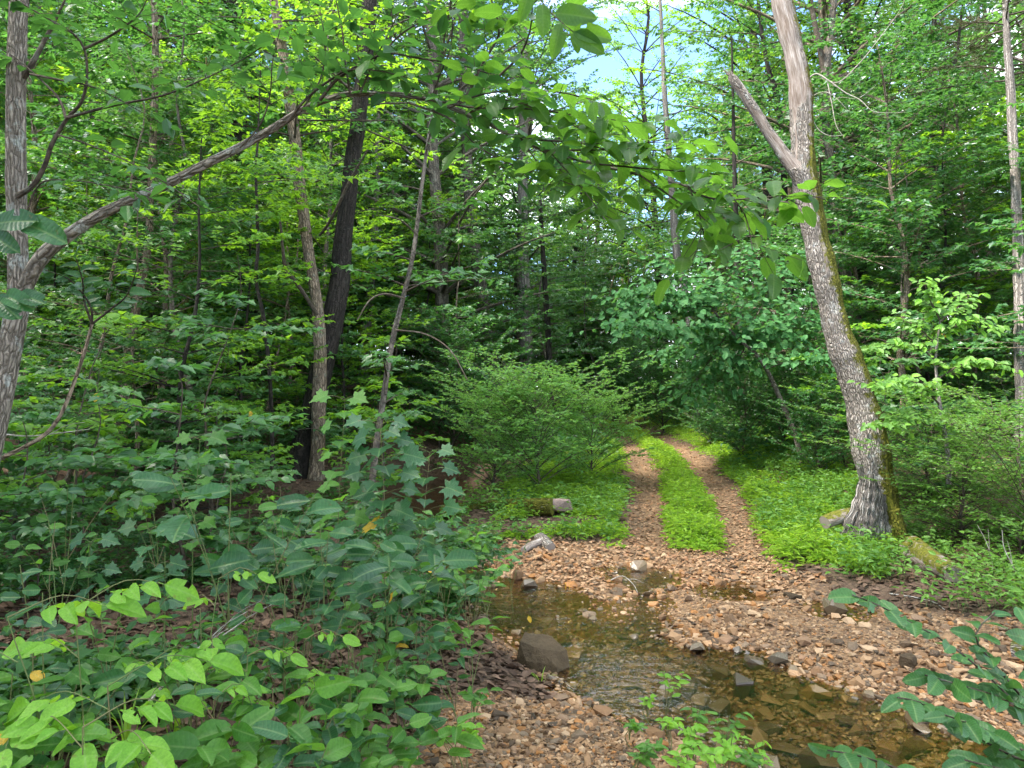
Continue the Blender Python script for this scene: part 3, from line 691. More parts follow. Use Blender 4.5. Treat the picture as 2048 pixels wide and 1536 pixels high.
for j, (x, y) in enumerate(scatter(95, 20, 85, lambda x, y: abs(toff(x, y)) > 3.5 if y < 44 else not (.065 < x / y < .115 and y < 62), lambda y: 2.0 + y * .03)):
    k = j % 4
    side = 'left hillside' if x < toff(0, y) * -1 - 3 else 'valley'
    plant_tree(CANOPY[k], 'forest_tree', 'tall leafy tree standing deep in the woods behind the nearer trees', 'tree', (x, y, hz(x, y)), 'tall trees deep in the woods', g3.uniform(-.9, .9), g3.uniform(.75, 1.1))
for j, (x, y) in enumerate(scatter(125, 8.5, 60, lambda x, y: (x < -2.2 - (y < 11) * 1.6 or toff(x, y) > 3.2 + (y < 12) * 1.2 or (y > 17 and toff(x, y) < -2.6) or y > 44) and wsd(x, y) > .6, lambda y: .9 + y * .022)):
    k = [0, 2, 3, 0, 1, 2][j % 6]
    if x < 0 and y > 11 and g3.random() < .45: k = 1
    left = x < 0
    plant_tree(UNDER[k], 'understory_tree', 'slender understory tree with tiers of flat green leaves on the hillside' if left else 'slender understory tree with tiers of green leaves right of the track',
               'tree', (x, y, hz(x, y)), 'understory trees on the left slope' if left else 'understory trees right of the track', g3.uniform(-.9, .9), g3.uniform(.65, 1.15))
for j, (x, y) in enumerate(scatter(135, 5.0, 24, lambda x, y: (x < -1.6 - (y < 7) * .8 or toff(x, y) > 2.6 + (y < 10) * 1.5) and wsd(x, y) > .35, lambda y: .55 + y * .03)):
    left = x < 0
    plant_tree(SAPL[j % 4], 'sapling', 'thin leafy sapling in the crowded undergrowth of the left slope' if left else 'thin leafy sapling in the thicket right of the track',
               'sapling', (x, y, hz(x, y)), 'saplings on the left slope' if left else 'saplings right of the track', g3.uniform(-.9, .9), g3.uniform(.7, 1.25))

for j, (x, y) in enumerate(scatter(56, 12.5, 46, lambda x, y: (x < -3.2 - (y < 16) * 2.5 or toff(x, y) > 4.0 or (y > 19 and toff(x, y) < -3.2)) and wsd(x, y) > .8, lambda y: 1.8 + y * .03)):
    left = x < 0; kk = [0, 2, 1, 0, 2][j % 5] if left else [0, 1, 1, 0, 2][j % 5]
    plant_tree(MIDC[kk], 'midstory_tree', 'dense green tree of middle height in the woods on the left slope' if left else 'dense green tree of middle height in the woods right of the track', 'tree', (x, y, hz(x, y)),
               'middle-height trees on the left slope' if left else 'middle-height trees right of the track', g3.uniform(-.9, .9), g3.uniform(.7, 1.1))
for j, (x, y) in enumerate(scatter(46, 21, 70, lambda x, y: -.02 < x / y < .30 and (abs(toff(x, y)) > 2.4 or y > 40), lambda y: 1.0 + y * .012)):
    plant_tree(UNDER[[0, 3, 2, 0][j % 4]], 'valley_tree', 'leafy small tree filling the dim far end of the valley beyond the track', 'tree', (x, y, hz(x, y)), 'small trees at the far end of the valley', g3.uniform(-.9, .9), g3.uniform(1.0, 1.7))
for j, (x, y) in enumerate(scatter(26, 40, 78, lambda x, y: .0 < x / y < .17, lambda y: 2.0)):
    plant_tree(UNDER[[0, 3, 2, 0][j % 4]], 'valley_tree', 'leafy small tree filling the dim far end of the valley beyond the track', 'tree', (x, y, hz(x, y)), 'small trees at the far end of the valley', g3.uniform(-.9, .9), g3.uniform(1.3, 2.0))
for j, (x, y) in enumerate(scatter(46, 26, 62, lambda x, y: x / y < -.02, lambda y: 1.0 + y * .012)):
    plant_tree(UNDER[[0, 1, 2, 3][j % 4]], 'hillside_tree', 'leafy small tree high on the hillside far behind the black trunk', 'tree', (x, y, hz(x, y)), 'small trees far up the hillside', g3.uniform(-.9, .9), g3.uniform(1.0, 1.6))
for x, y, sc_ in [(5.6, 52, .85), (6.9, 58, .95), (3.6, 50, .8), (7.4, 74, 1.0)]:
    plant_tree(CANOPY[int(x) % 4], 'forest_tree', 'tall leafy tree standing deep in the woods behind the nearer trees', 'tree', (x, y, hz(x, y)), 'tall trees deep in the woods', x, sc_)
for j, (x, y) in enumerate([(-5.5, 1.5), (-9, 5.5), (-4.5, -5), (-10, -3), (-1.5, -11), (5.5, -10), (9.5, -4), (11, 3.5), (-7, -12), (13, 9.5)]):  # out-of-view trees behind and beside the camera, added to shade the foreground
    plant_tree(CANOPY[j % 4], 'forest_tree', 'unseen tall tree added round the near end of the ford for its shade', 'tree', (x, y, hz(x, y)), 'unseen tall trees added for shade round the near end of the ford', g3.uniform(0, 6.28), g3.uniform(.8, 1.0))

# ------------------------------------------------------------------ hero trees
def px_path(pts, y=None, dy=0.0, ds=.08, flare=.3, foot=True):
    """(px, py, width px) from the foot upward -> points and radii; the foot stands on the ground"""
    b = ground(pts[0][0], pts[0][1]) if y is None else at(pts[0][0], pts[0][1], y)
    Y0 = b[1]; rows = []
    for i, (px, py, w) in enumerate(pts):
        yy = Y0 + dy * i / max(1, len(pts) - 1); p = b if i == 0 else at(px, py, yy)
        rows.append([*p, w * .5 * yy / FPX])
    if foot:
        r0 = rows[0].copy(); r0[2] -= .25; r0[3] *= 1 + flare; rows = [r0] + rows; rows[1][3] *= 1 + flare * .35
    q_ = spline(rows, ds); return b, q_[:, :3], np.maximum(q_[:, 3], .002)
def extend(P, r, H, r1):
    """carry the stem on upward above the picture"""
    d = P[-1] - P[-6]; d = d / np.linalg.norm(d); d = nrm(d * .6 + np.array([0, 0, .4])); n = 24
    e = P[-1] + d[None] * np.linspace(H / n, H, n)[:, None]
    return np.vstack([P, e]), np.concatenate([r, np.linspace(r[-1], r1, n)])

def hero_tree(name, label, pts, bark, y=None, dy=0.0, ext=0.0, k=14, ridge=.16, nr=9, branches=(), crown=None, seed=0, ds=.08, cat='tree', tint=0.0, foot=True):
    """a tree traced along its trunk; branches: lists of (px, py, w) with a depth; crown: dict for tiers of leaves"""
    b, P, r = px_path(pts, y, dy, ds, foot=foot)
    if ext: P, r = extend(P, r, ext, r[-1] * .35)
    base = np.array([P[0][0], P[0][1], hz(P[0][0], P[0][1])])
    t = thing(name, label, cat, base)
    g_ = Geo(); tube(g_, P - base, r, k, ridge=ridge, nr=nr, seed=seed, tint=tint); obj('trunk', g_.mesh('trunk', M[bark]), t)
    for bp, yy0, yy1 in branches:
        rows = [[*at(px, py, yy0 + (yy1 - yy0) * i / (len(bp) - 1)), w * .5 * yy0 / FPX] for i, (px, py, w) in enumerate(bp)]
        q_ = spline(rows, .05); g_ = Geo(); tube(g_, q_[:, :3] - base, np.maximum(q_[:, 3], .0015), 7, ridge=.08, seed=seed + 1)
        obj('branch', g_.mesh('branch', M[bark if w > 5 else 'twig']), t)
    if crown:
        g4 = np.random.default_rng(seed + 50); c = crown
        n = len(P); i = (np.sort(g4.uniform(c['t0'], c['t1'], c['nb'])) * (n - 1)).astype(int)
        B0 = P[i] - base; nb = c['nb']; az = np.arange(nb) * 2.4 + g4.normal(0, .6, nb)
        L = c['L'] * g4.uniform(.55, 1.2, nb); h = np.stack([np.cos(az), np.sin(az), np.zeros(nb)], -1); el = c.get('elev', .15) + g4.normal(0, .12, nb)
        B2 = B0 + h * L[:, None] + np.array([0, 0, 1.0]) * (L * el)[:, None]; B1 = B0 + h * (L * .5)[:, None] + np.array([0, 0, 1.0]) * (L * el * .8)[:, None]
        gb = Geo(); s = np.linspace(0, 1, 7)[:, None]
        for j in range(nb):
            cc = B0[j] * (1 - s) ** 2 + 2 * B1[j] * s * (1 - s) + B2[j] * s * s
            tube(gb, cc, max(.004, min(.02, r[i[j]] * .4)) * (1 - .8 * s[:, 0]), 4, cap=False)
        A, Bn, LP, LD, LN = branch_leaves(B0, B1, B2, c['ntw'], c['nl'], c['tw'], g4, c.get('tilt', .32), .2)
        sticks(gb, A, Bn, .0035, .0015); tag(obj('branches', gb.mesh('branches', M['twig']), t), kind='stuff')
        gl = Geo(); m = len(LP); ll = c['leaf'] * g4.uniform(.6, 1.25, m)
        leaves(gl, LP, LD, LN, ll, ll * c.get('wr', .7), c.get('tm', T6), np.clip(g4.normal(.45, .22, m), 0, 1)); tag(obj('crown', gl.mesh('crown', M[c['mat']], False), t), kind='stuff')
    return t, base, P, r

CR = lambda **k: k
# twin trunks left of centre
hero_tree('forked_brown_tree', 'brown ridged tree with a curved pale trunk in front of the black trunk',
    [(632,960,30),(635,900,26),(638,820,26),(640,740,25),(638,650,23),(628,570,22),(617,500,21),(605,410,22),(592,310,22),(585,240,21),(566,105,19),(549,15,17),(540,-60,16)],
    'bark_mid', None, 0, 4, 20, .16, 11, [([(634,630,9),(615,598,8),(590,562,8),(572,540,8),(566,500,6),(560,440,4)], 11.6, 11.0), ([(640,470,5),(655,450,6),(672,420,6),(700,360,5),(735,300,3)], 11.9, 11.0)],
    CR(t0=.45, t1=1, nb=16, L=2.0, ntw=9, nl=10, tw=.5, leaf=.11, mat='cr_maple', tm=TM), 401)
hero_tree('black_trunk_tree', 'tall dark black trunk leaning right behind the brown ridged trunk',
    [(598,952,62),(612,880,52),(632,790,46),(655,690,42),(675,590,38),(684,500,35),(696,400,32),(707,300,31),(716,240,31),(730,120,29),(738,0,28),(744,-90,27)],
    'bark_dark', None, .5, 6, 20, .14, 13, (), CR(t0=.55, t1=1, nb=16, L=2.6, ntw=9, nl=12, tw=.6, leaf=.12, mat='cr_lime', tm=T6), 402)
hero_tree('slim_brown_tree', 'slim brown trunk rising behind the arching limb on the left',
    [(241,985,20),(244,910,19),(248,807,19),(256,722,18),(268,637,17),(284,560,15),(297,480,14),(301,380,14),(305,300,14),(309,200,13),(311,100,12),(308,0,11),(306,-80,10)],
    'bark_mid', None, .4, 3, 12, .14, 9, (), CR(t0=.45, t1=1, nb=16, L=1.6, ntw=9, nl=11, tw=.42, leaf=.10, mat='cr_maple', tm=TM), 403)
hero_tree('mossy_slim_tree', 'mossy greenish slim trunk on the slope behind the slim brown trunk',
    [(334,800,15),(338,760,14),(352,671,14),(368,610,14),(386,544,13),(398,480,12),(404,400,11),(408,300,9)], 'bark_mossy', None, 0, 2, 10, .12, 7, (),
    CR(t0=.4, t1=1, nb=14, L=1.8, ntw=9, nl=11, tw=.45, leaf=.10, mat='cr_maple', tm=TM), 404, tint=.62)
hero_tree('leaning_sapling', 'thin straight grey sapling trunk slanting right before the centre bush',
    [(738,1075,17),(740,1010,15),(752,900,13),(765,810,12),(775,740,11),(787,671,11),(806,596,10),(827,505,9),(844,369,8),(852,310,7),(860,250,6),(866,180,4)], 'bark_grey', None, .3, 0, 10, .08, 5,
    [([(806,596,4),(770,588,4),(740,600,3),(715,640,2)], 7.6, 7.3), ([(790,660,4),(850,668,3),(900,700,3),(935,760,2)], 7.7, 7.2), ([(835,470,4),(800,440,3),(760,430,2)], 7.9, 7.6)],
    CR(t0=.3, t1=1, nb=13, L=1.0, ntw=6, nl=7, tw=.30, leaf=.12, mat='cr_maple', tm=TM, elev=.1), 405)
hero_tree('centre_curved_tree', 'grey curved trunk of the pair behind the centre bush, left one',
    [(992,800,32),(987,767,31),(981,705,29),(972,640,27),(967,602,26),(958,550,25),(949,490,24),(940,400,22),(934,320,20),(928,230,18),(924,120,16),(922,0,15),(920,-60,14)], 'bark_grey', 23, 0, 4, 12, .1, 7, (),
    CR(t0=.45, t1=1, nb=20, L=3.0, ntw=10, nl=13, tw=.8, leaf=.14, mat='cr_canopy', tm=T2, tilt=.6), 406)
hero_tree('centre_straight_tree', 'straight pinkish grey trunk behind the centre bush, right of the curved trunk',
    [(1052,800,28),(1052,740,25),(1052,640,23),(1048,550,22),(1046,440,20),(1046,325,19),(1047,200,17),(1047,34,14),(1047,-60,13)], 'bark_pale', 25, 0, 5, 12, .1, 7, (),
    CR(t0=.5, t1=1, nb=20, L=3.0, ntw=10, nl=13, tw=.8, leaf=.14, mat='cr_canopy', tm=T2, tilt=.6), 407)
hero_tree('vine_clad_tree', 'thin dark trunk wrapped in leafy vine right of the straight trunk',
    [(1104,800,13),(1100,740,12),(1096,660,12),(1092,600,11),(1088,540,10),(1084,470,9),(1080,400,8)], 'bark_dark', 20, 0, 0, 8, .1, 5, (),
    CR(t0=.15, t1=1, nb=30, L=.55, ntw=6, nl=8, tw=.25, leaf=.11, mat='cr_canopy', tm=T6), 408)
hero_tree('short_pale_trunk', 'pale lichened trunk showing between leaves right of the black trunk',
    [(725,760,20),(732,680,19),(741,568,17),(748,500,15),(752,400,13),(755,300,11)], 'bark_pale', 22, 0, 3, 10, .1, 7, (),
    CR(t0=.6, t1=1, nb=14, L=2.6, ntw=9, nl=12, tw=.7, leaf=.12, mat='cr_lime', tm=T2, tilt=.5), 409)
hero_tree('thin_dark_sapling', 'thin black crooked stem left of the brown ridged trunk',
    [(545,900,8),(540,760,8),(528,640,8),(512,560,7),(516,500,7),(514,420,6),(512,340,5),(516,280,4)], 'bark_dark', 9.5, 0, 1, 7, .05, 5, (),
    CR(t0=.5, t1=1, nb=12, L=1.1, ntw=7, nl=8, tw=.34, leaf=.10, mat='cr_lime', tm=TM), 410)
# right of the track
hero_tree('forked_grey_tree', 'tall grey lichened tree forking high up just behind the leaning dead tree',
    [(1735,840,26),(1722,720,24),(1707,613,22),(1690,540,20),(1676,478,19),(1659,308,18),(1649,230,18),(1650,150,17),(1660,80,13),(1668,0,12),(1674,-60,11)], 'bark_grey', 19, 0, 4, 12, .1, 7,
    [([(1650,150,13),(1640,100,11),(1630,50,10),(1618,-20,9)], 19, 19)], CR(t0=.5, t1=1, nb=18, L=2.6, ntw=9, nl=12, tw=.7, leaf=.12, mat='cr_canopy', tm=T2, tilt=.55), 411)
hero_tree('dark_slim_tree', 'dark slim trunk in the thicket between the dead tree and the pale right trunk',
    [(1836,760,18),(1841,640,16),(1848,540,15),(1858,440,14),(1868,370,13),(1876,300,11),(1895,200,8),(1915,100,6)], 'bark_dark', 18, 0, 2, 10, .1, 7, (),
    CR(t0=.35, t1=1, nb=18, L=2.2, ntw=9, nl=12, tw=.6, leaf=.11, mat='cr_maple', tm=T6), 412)
t_, b_, P_, r_ = hero_tree('cedar_tree', 'pale peeling cedar trunk with feathery brownish foliage at the right edge',
    [(2046,960,26),(2044,850,24),(2042,722,22),(2040,602,21),(2034,444,19),(2028,308,17),(2020,171,15),(2013,60,12),(2010,-40,10)], 'bark_pale', 13, 0, 3, 14, .14, 9, (), None, 413)
g_ = np.random.default_rng(77); nb = 26; i = (np.sort(g_.uniform(.62, 1, nb)) * (len(P_) - 1)).astype(int); B0 = P_[i] - b_; az = g_.uniform(0, 6.28, nb); L = g_.uniform(.9, 2.6, nb)
h = np.stack([np.cos(az), np.sin(az), 0 * az], -1); B2 = B0 + h * L[:, None] + [0, 0, .1]; B1 = B0 + h * (L * .5)[:, None] + [0, 0, .25]
gb = Geo(); s = np.linspace(0, 1, 7)[:, None]
for j in range(nb): tube(gb, B0[j] * (1 - s) ** 2 + 2 * B1[j] * s * (1 - s) + B2[j] * s * s, .018 * (1 - .8 * s[:, 0]), 4, cap=False)
A, Bn, LP, LD, LN = branch_leaves(B0, B1, B2, 16, 26, .42, g_, .9, .35); sticks(gb, A, Bn, .004, .0015); tag(obj('branches', gb.mesh('branches', M['twig']), t_), kind='stuff')
gl = Geo(); leaves(gl, LP, LD, LN, g_.uniform(.04, .09, len(LP)), .008, TN, g_.random(len(LP))); tag(obj('crown', gl.mesh('crown', M['cr_cedar'], False), t_), kind='stuff')
hero_tree('dark_forest_trunk', 'dark trunk in the shade behind the heart-leaved tree', [(1490,880,18),(1488,800,17),(1485,722,15),(1480,620,13),(1474,500,11),(1470,380,9)], 'bark_dark', 19, 0, 4, 10, .1, 7, (),
    CR(t0=.5, t1=1, nb=16, L=2.4, ntw=9, nl=12, tw=.65, leaf=.12, mat='cr_maple', tm=T2), 414)
hero_tree('white_lichen_trunk', 'whitish lichen spotted trunk beside the right wheel rut', [(1394,850,16),(1391,800,15),(1388,740,14),(1378,640,13),(1366,560,13),(1355,517,15),(1348,440,15),(1340,330,12),(1330,200,10)], 'bark_pale', 24, 0, 5, 10, .1, 7, (),
    CR(t0=.45, t1=1, nb=18, L=2.6, ntw=9, nl=12, tw=.7, leaf=.13, mat='cr_canopy', tm=T2, tilt=.55), 415)
hero_tree('slender_dark_tree', 'slender dark tree crown just left of the broken limb', [(1590,760,12),(1580,560,12),(1570,400,12),(1563,270,12),(1553,188,11),(1535,130,9),(1520,40,7)], 'bark_dark', 21, 0, 3, 8, .1, 5, (),
    CR(t0=.5, t1=1, nb=22, L=2.4, ntw=9, nl=13, tw=.7, leaf=.13, mat='cr_canopy', tm=T2, tilt=.5), 416)

# ------------------------------------------------------------------ single leaves (each its own object)
def leaf_mesh(shape, seed, mat):
    g_ = np.random.default_rng(seed); geo = Geo()
    if shape in ('maple', 'heart'):
        if shape == 'maple':
            pts = [(0, 0.03), (-.10, .16), (-.16, .40), (.06, .34), (.14, .46), (.22, .68), (.36, .50), (.50, .52), (.52, .26), (.66, .30), (.76, .14), (1, 0)]
        else:
            pts = [(0, 0.01), (-.10, .10), (-.15, .28), (-.08, .44), (.10, .53), (.30, .50), (.52, .38), (.74, .20), (.90, .07), (1, 0)]
        pts = [(u + g_.normal(0, .012), v * g_.uniform(.95, 1.05)) for u, v in pts]
        out_ = pts + [(u, -v) for u, v in pts[::-1][1:]]
        cx_ = .28; k1, k2 = g_.uniform(.05, .3), g_.uniform(.1, .3)
        f3 = lambda u, v: (u, v, k1 * abs(v) - k2 * u * u - .25 * k1 * v * v * 3)
        V = np.array([f3(cx_, 0)] + [f3(*p) for p in out_] + [(-.02, -.008, 0), (-.02, .008, 0), (-.32, .008, -.05), (-.32, -.008, -.05)])
        n = len(out_); F = np.array([[0, i + 2, i + 1] for i in range(n - 1)] + [[0, 1, n]])
        geo.add(V, F, V[:, :2]); m = len(V); geo.add(V[-4:], [[0, 1, 2, 3]], V[-4:, :2] * 0)
    else:
        w = {'ovate': lambda u: 1.55 * u ** .6 * (1 - u) ** .85, 'elm': lambda u: 1.28 * u ** .5 * (1 - u) ** .62, 'obovate': lambda u: 1.42 * u ** .85 * (1 - u) ** .55,
             'round': lambda u: 1.02 * u ** .42 * (1 - u) ** .46, 'lance': lambda u: 1.5 * u ** .6 * (1 - u) ** .9}[shape]
        us = np.array([0, .07, .18, .32, .47, .62, .76, .88, .95, 1.0]); k1, k2, tw = g_.uniform(.05, .55), g_.uniform(.0, .42), g_.normal(0, .28)
        row = []
        for u in us:
            h_ = w(min(max(u, 1e-4), 1)) * .5 * (1 + g_.normal(0, .035)); h2 = w(min(max(u, 1e-4), 1)) * .5 * (1 + g_.normal(0, .035))
            z = -k2 * u * u; wv_ = .03 * math.sin(u * 9 + seed)
            row += [(u + .02, h_, z + k1 * h_ + wv_ + tw * u * h_), (u, h_ * .45, z + k1 * h_ * .55), (u, 0, z), (u, -h2 * .45, z + k1 * h2 * .55), (u + .02, -h2, z + k1 * h2 - wv_ - tw * u * h2)]
        V = np.array(row); n = len(us); F = [[i * 5 + j, i * 5 + j + 1, i * 5 + 6 + j, i * 5 + 5 + j] for i in range(n - 1) for j in range(4)]
        # holes and nibbled edges
        if g_.random() < .35: F.pop(int(g_.integers(4, len(F) - 4)) // 4 * 4)
        geo.add(V, F, V[:, :2]); geo.add(np.array([(0, -.010, 0), (0, .010, 0), (-.14, .010, .02), (-.14, -.010, .02)]), [[0, 1, 2, 3]])
    return geo.mesh('leaf', M[mat])
_LM = {}
def lmesh(shape, mat, i):
    k_ = (shape, mat, i % 6)
    if k_ not in _LM: _LM[k_] = leaf_mesh(shape, 900 + 13 * (i % 6) + len(shape), mat)
    return _LM[k_]
g5 = np.random.default_rng(55)
def put_leaf(parent, base, P, D, Nn, L, W, shape, mat, name='leaf', face=.45):
    if face == .45: face = .45 + .75 * min(1, max(0, (P[2] - .55) / .6))
    Nn = np.asarray(Nn, float) + np.array([0, -face, 0])
    if mat in ('lf_mid', 'lf_teal', 'lf_bright') and g5.random() < .006: mat = 'lf_yellow'
    D = nrm(np.asarray(D, float)); S = nrm(np.cross(Nn, D)); Nn = np.cross(D, S); p = np.asarray(P) - base
    o = bpy.data.objects.new(name, lmesh(shape, mat, int(g5.integers(6)))); COL.objects.link(o); o.parent = parent
    o.matrix_basis = Matrix(((D[0] * L, S[0] * W, Nn[0] * L, p[0]), (D[1] * L, S[1] * W, Nn[1] * L, p[1]), (D[2] * L, S[2] * W, Nn[2] * L, p[2]), (0, 0, 0, 1)))
    return o
def stem_obj(parent, base, path, r0, r1, mat='twig', name='stem', k=6):
    P = spline(path, .03); g_ = Geo(); tube(g_, P - base, np.linspace(r0, r1, len(P)), k); return obj(name, g_.mesh(name, M[mat]), parent)
UPV = np.array([0, 0, 1.0])
def spray(parent, base, path, n, L, W, shape, mat, tilt=.25, droop=.25, s0=.1, spread=.85, yellow=0.0, tip=True, face=.45):
    """leaves set alternately along a traced twig"""
    P = spline(path, .01); m = len(P)
    for j in range(n):
        s = s0 + (1 - s0) * (j + .5) / n; i = min(m - 2, int(s * (m - 1))); T = nrm(P[i + 1] - P[i]); S = nrm(np.cross(T, UPV)); sd = 1 if j % 2 else -1
        if j == n - 1 and tip: sd = .15
        D = T * .6 + S * sd * spread + g5.normal(0, .15, 3); D[2] -= droop
        l = L * g5.uniform(.75, 1.2); put_leaf(parent, base, P[i], D, UPV + g5.normal(0, tilt, 3), l, l * W, shape, 'lf_yellow' if g5.random() < yellow else mat, face=face)

# ------------------------------------------------------------------ the leaning dead tree
SN = [(1772,1100,70),(1768,1050,68),(1760,1000,64),(1748,940,66),(1741,890,66),(1733,842,66),(1710,760,60),(1678,671,54),(1657,590,51),(1638,505,50),(1620,410,48),(1607,340,47),(1606,273,45),(1598,164,41),(1580,70,41),(1563,0,40),(1548,-60,38),(1530,-140,36)]
b, P, r = px_path(SN, None, .6, .05, .12)
base = np.array([P[0][0], P[0][1], hz(P[0][0], P[0][1])])
snag = thing('leaning_dead_tree', 'leaning dead tree with grey mossy bark and a broken limb', 'tree', base)
zb = base[2]
def moss_t(V, th, ln):
    h = V[:, 2]; side = -np.sin(th); f = -np.cos(th)
    return np.clip(.54 + .50 * side + .22 * (1 - sstep((h - .3) / 1.2)) * (side > -.25) - .25 * sstep((h - 4.2) / 1.2), 0, 1)
def wood_a(V, th, ln):
    h = V[:, 2]; left = np.sin(th); f = -np.cos(th)
    w = sstep((h - 5.0) / .6) * sstep(left * .9 + f * .5 + .25) + (1 - sstep((h - .45) / .35)) * sstep((left * .8 + f * .75 - .05) * 1.6)
    w += .8 * np.exp(-((h - 3.45) / .28) ** 2) * np.exp(-((left * .9 - .25 + .25 * np.sin(h * 4)) / .22) ** 2) * (f > 0)
    w += .9 * np.exp(-((left * .3 + f * .9 - .75 + .15 * (h - 4.6)) / .10) ** 2) * (h > 4.0)
    return w
g_ = Geo(); tube(g_, P - base, .95 * r * (1 + .05 * np.sin(np.arange(len(r)) * .31) + .035 * np.sin(np.arange(len(r)) * .83 + 1)), 40, ridge=.15, nr=15, seed=5, tint=moss_t, auxf=wood_a); obj('trunk', g_.mesh('snag_trunk', M['bark_snag']), snag)
limb = [(1618,400,20),(1598,352,30),(1576,322,26),(1556,292,23),(1533,258,21),(1510,222,21),(1488,190,20),(1472,167,19),(1464,156,17),(1461,152,10)]
yS = base[1] + .3
rows = [[*at(px, py, yS + .02 * i), w * .5 * yS / FPX] for i, (px, py, w) in enumerate(limb)]; q_ = spline(rows, .03)
g_ = Geo(); tube(g_, q_[:, :3] - base, q_[:, 3], 14, ridge=.16, nr=7, seed=8, tint=.1, auxf=lambda V, th, ln: np.where(ln > .45, .56, .3) + .22 * np.sin(th * 2 + ln * 3) + .10 * np.sin(ln * 17), capaux=1.0); obj('broken_limb', g_.mesh('broken_limb', M['bark_snag']), snag)
g_ = Geo(); e = at(1458, 152, yS + .15)
for j in range(12):
    o1 = e + np.array([g5.normal(.008, .020), g5.normal(0, .02), g5.normal(-.02, .02)]); g_.add(*(lambda A, B: (np.array([A + [.012, 0, 0], A + [-.006, .01, 0], A + [-.006, -.01, 0], B]) - base, [[0, 1, 3], [1, 2, 3], [2, 0, 3]]))(o1, o1 + np.array([-.05, 0, .085]) * g5.uniform(.4, 1.5)), None, 0, 0, 1.0)
obj('splinters', g_.mesh('splinters', M['bark_snag'], False), snag)
# buttress roots of bare weathered wood
rg = np.random.default_rng(91)
for k in range(15):
    u0 = k / 14; top = (1724 + 38 * u0 + rg.normal(0, 3), 945 + 60 * abs(u0 - .2) + rg.normal(0, 8)); footx = 1676 + 104 * u0 + rg.normal(0, 4); footy = 1098 + 34 * math.sin(u0 * 2.6) + rg.normal(0, 4)
    w0 = rg.uniform(7, 14); pts = [(top[0], top[1], w0 * .7)] + [(top[0] + (footx - top[0]) * f ** 1.7 + rg.normal(0, 2.5), top[1] + (footy - top[1]) * f, w0 * (1 + .5 * math.sin(f * 3) + rg.normal(0, .12)) * (1 if f < .9 else .6)) for f in (.2, .4, .6, .8, 1.0)]
    dyy = -.11 - .17 * math.sin(u0 * 2.7 + .2) * 1.0
    rows = [[*at(px, py, base[1] + dyy * (.55 + .45 * i / 5)), w * .5 * base[1] / FPX] for i, (px, py, w) in enumerate(pts)]; q_ = spline(rows, .02); g_ = Geo()
    tube(g_, q_[:, :3] - base, q_[:, 3] * (1 + .16 * np.sin(np.arange(len(q_)) * rg.uniform(.5, 1.1) + k)), 12, ridge=.5, nr=5, seed=k + 40, tint=.1, auxf=lambda V, th, ln: .80 + .2 * np.sin(ln * 9 + th * 2 + k)); obj('root', g_.mesh('root', M['root_wood']), snag)
for pts in ([(1784,1020,30),(1797,1065,34),(1812,1108,24)],):
    rows = [[*at(px, py, base[1] - .10 - .02 * i), w * .5 * base[1] / FPX] for i, (px, py, w) in enumerate(pts)]; q_ = spline(rows, .03); g_ = Geo(); tube(g_, q_[:, :3] - base, q_[:, 3], 16, ridge=.3, nr=7, seed=3, tint=.9); obj('root', g_.mesh('root', M['bark_snag']), snag)
for pts in ([(1612,162,8),(1632,148,7),(1655,160,6),(1690,185,5),(1720,200,5),(1745,222,4),(1780,226,3),(1810,224,2)], [(1640,150,6),(1675,165,5),(1720,125,5),(1760,75,4),(1800,20,3),(1815,-20,3)], [(1655,165,5),(1664,210,4),(1672,250,4),(1688,275,3)],
            [(1625,240,4),(1640,262,4),(1662,272,3),(1690,270,2)], [(1615,200,4),(1640,185,3),(1665,190,3),(1700,225,2)], [(1604,230,5),(1590,250,4),(1583,275,3)], [(1720,195,3),(1735,185,2),(1752,170,2)], [(1663,205,3),(1680,195,2),(1710,198,2)]):
    stem_obj(snag, base, [at(px, py, yS + .1 - .06 * i) for i, (px, py, w) in enumerate(pts)], pts[0][2] * .24 * yS / FPX, .0018, 'twig_pale', 'dead_branch', 5)

# ------------------------------------------------------------------ the left tree whose limb arches over the view
YL = 3.7
tr_pts = [(-62,1130,46),(-45,1020,44),(-22,900,42),(0,800,40),(18,705,40),(36,610,38),(38,560,35),(36,500,33),(34,430,33),(32,330,33),(32,240,33),(34,120,32),(37,20,31),(40,-80,30),(44,-300,24),(52,-520,14)]
P0 = at(-62, 1130, YL); rows = [[*at(px, py, YL), w * .5 * YL / FPX] for px, py, w in tr_pts]; rows = [[P0[0] - .02, YL, hz(P0[0], YL) - .2, rows[0][3] * 1.5]] + rows
base = np.array([rows[0][0], YL, hz(P0[0], YL)])
arch = thing('arching_tree', 'furrowed brown tree at the left edge whose long limb arches across the view', 'tree', base)
q_ = spline(rows, .03); g_ = Geo(); tube(g_, q_[:, :3] - base, q_[:, 3] * (1 + .10 * np.exp(-((q_[:, 2] - 2.7) / .06) ** 2)), 24, ridge=.15, nr=13, seed=12); obj('trunk', g_.mesh('left_trunk', M['bark_left']), arch)
lb = [(36,610,30),(55,562,28),(78,522,27),(110,490,26),(200,430,21),(300,385,18.5),(400,335,17),(480,295,16),(550,255,15),(600,222,12.5),(650,200,12.5),(700,188,11),(760,188,10),(817,191,9.5),(885,208,9),(953,236,8.5),(1022,270,8),(1090,301,7.5),(1193,328,6.5),(1278,349,5.5),(1377,372,4.5),(1460,388,3.5),(1540,400,3),(1600,408,2)]
ydep = lambda i, n=len(lb): YL - 1.0 * (i / (n - 1)) ** 1.2
rows = [[*at(px, py, ydep(i)), w * .5 * ydep(i) / FPX] for i, (px, py, w) in enumerate(lb)]; LQ = spline(rows, .02)
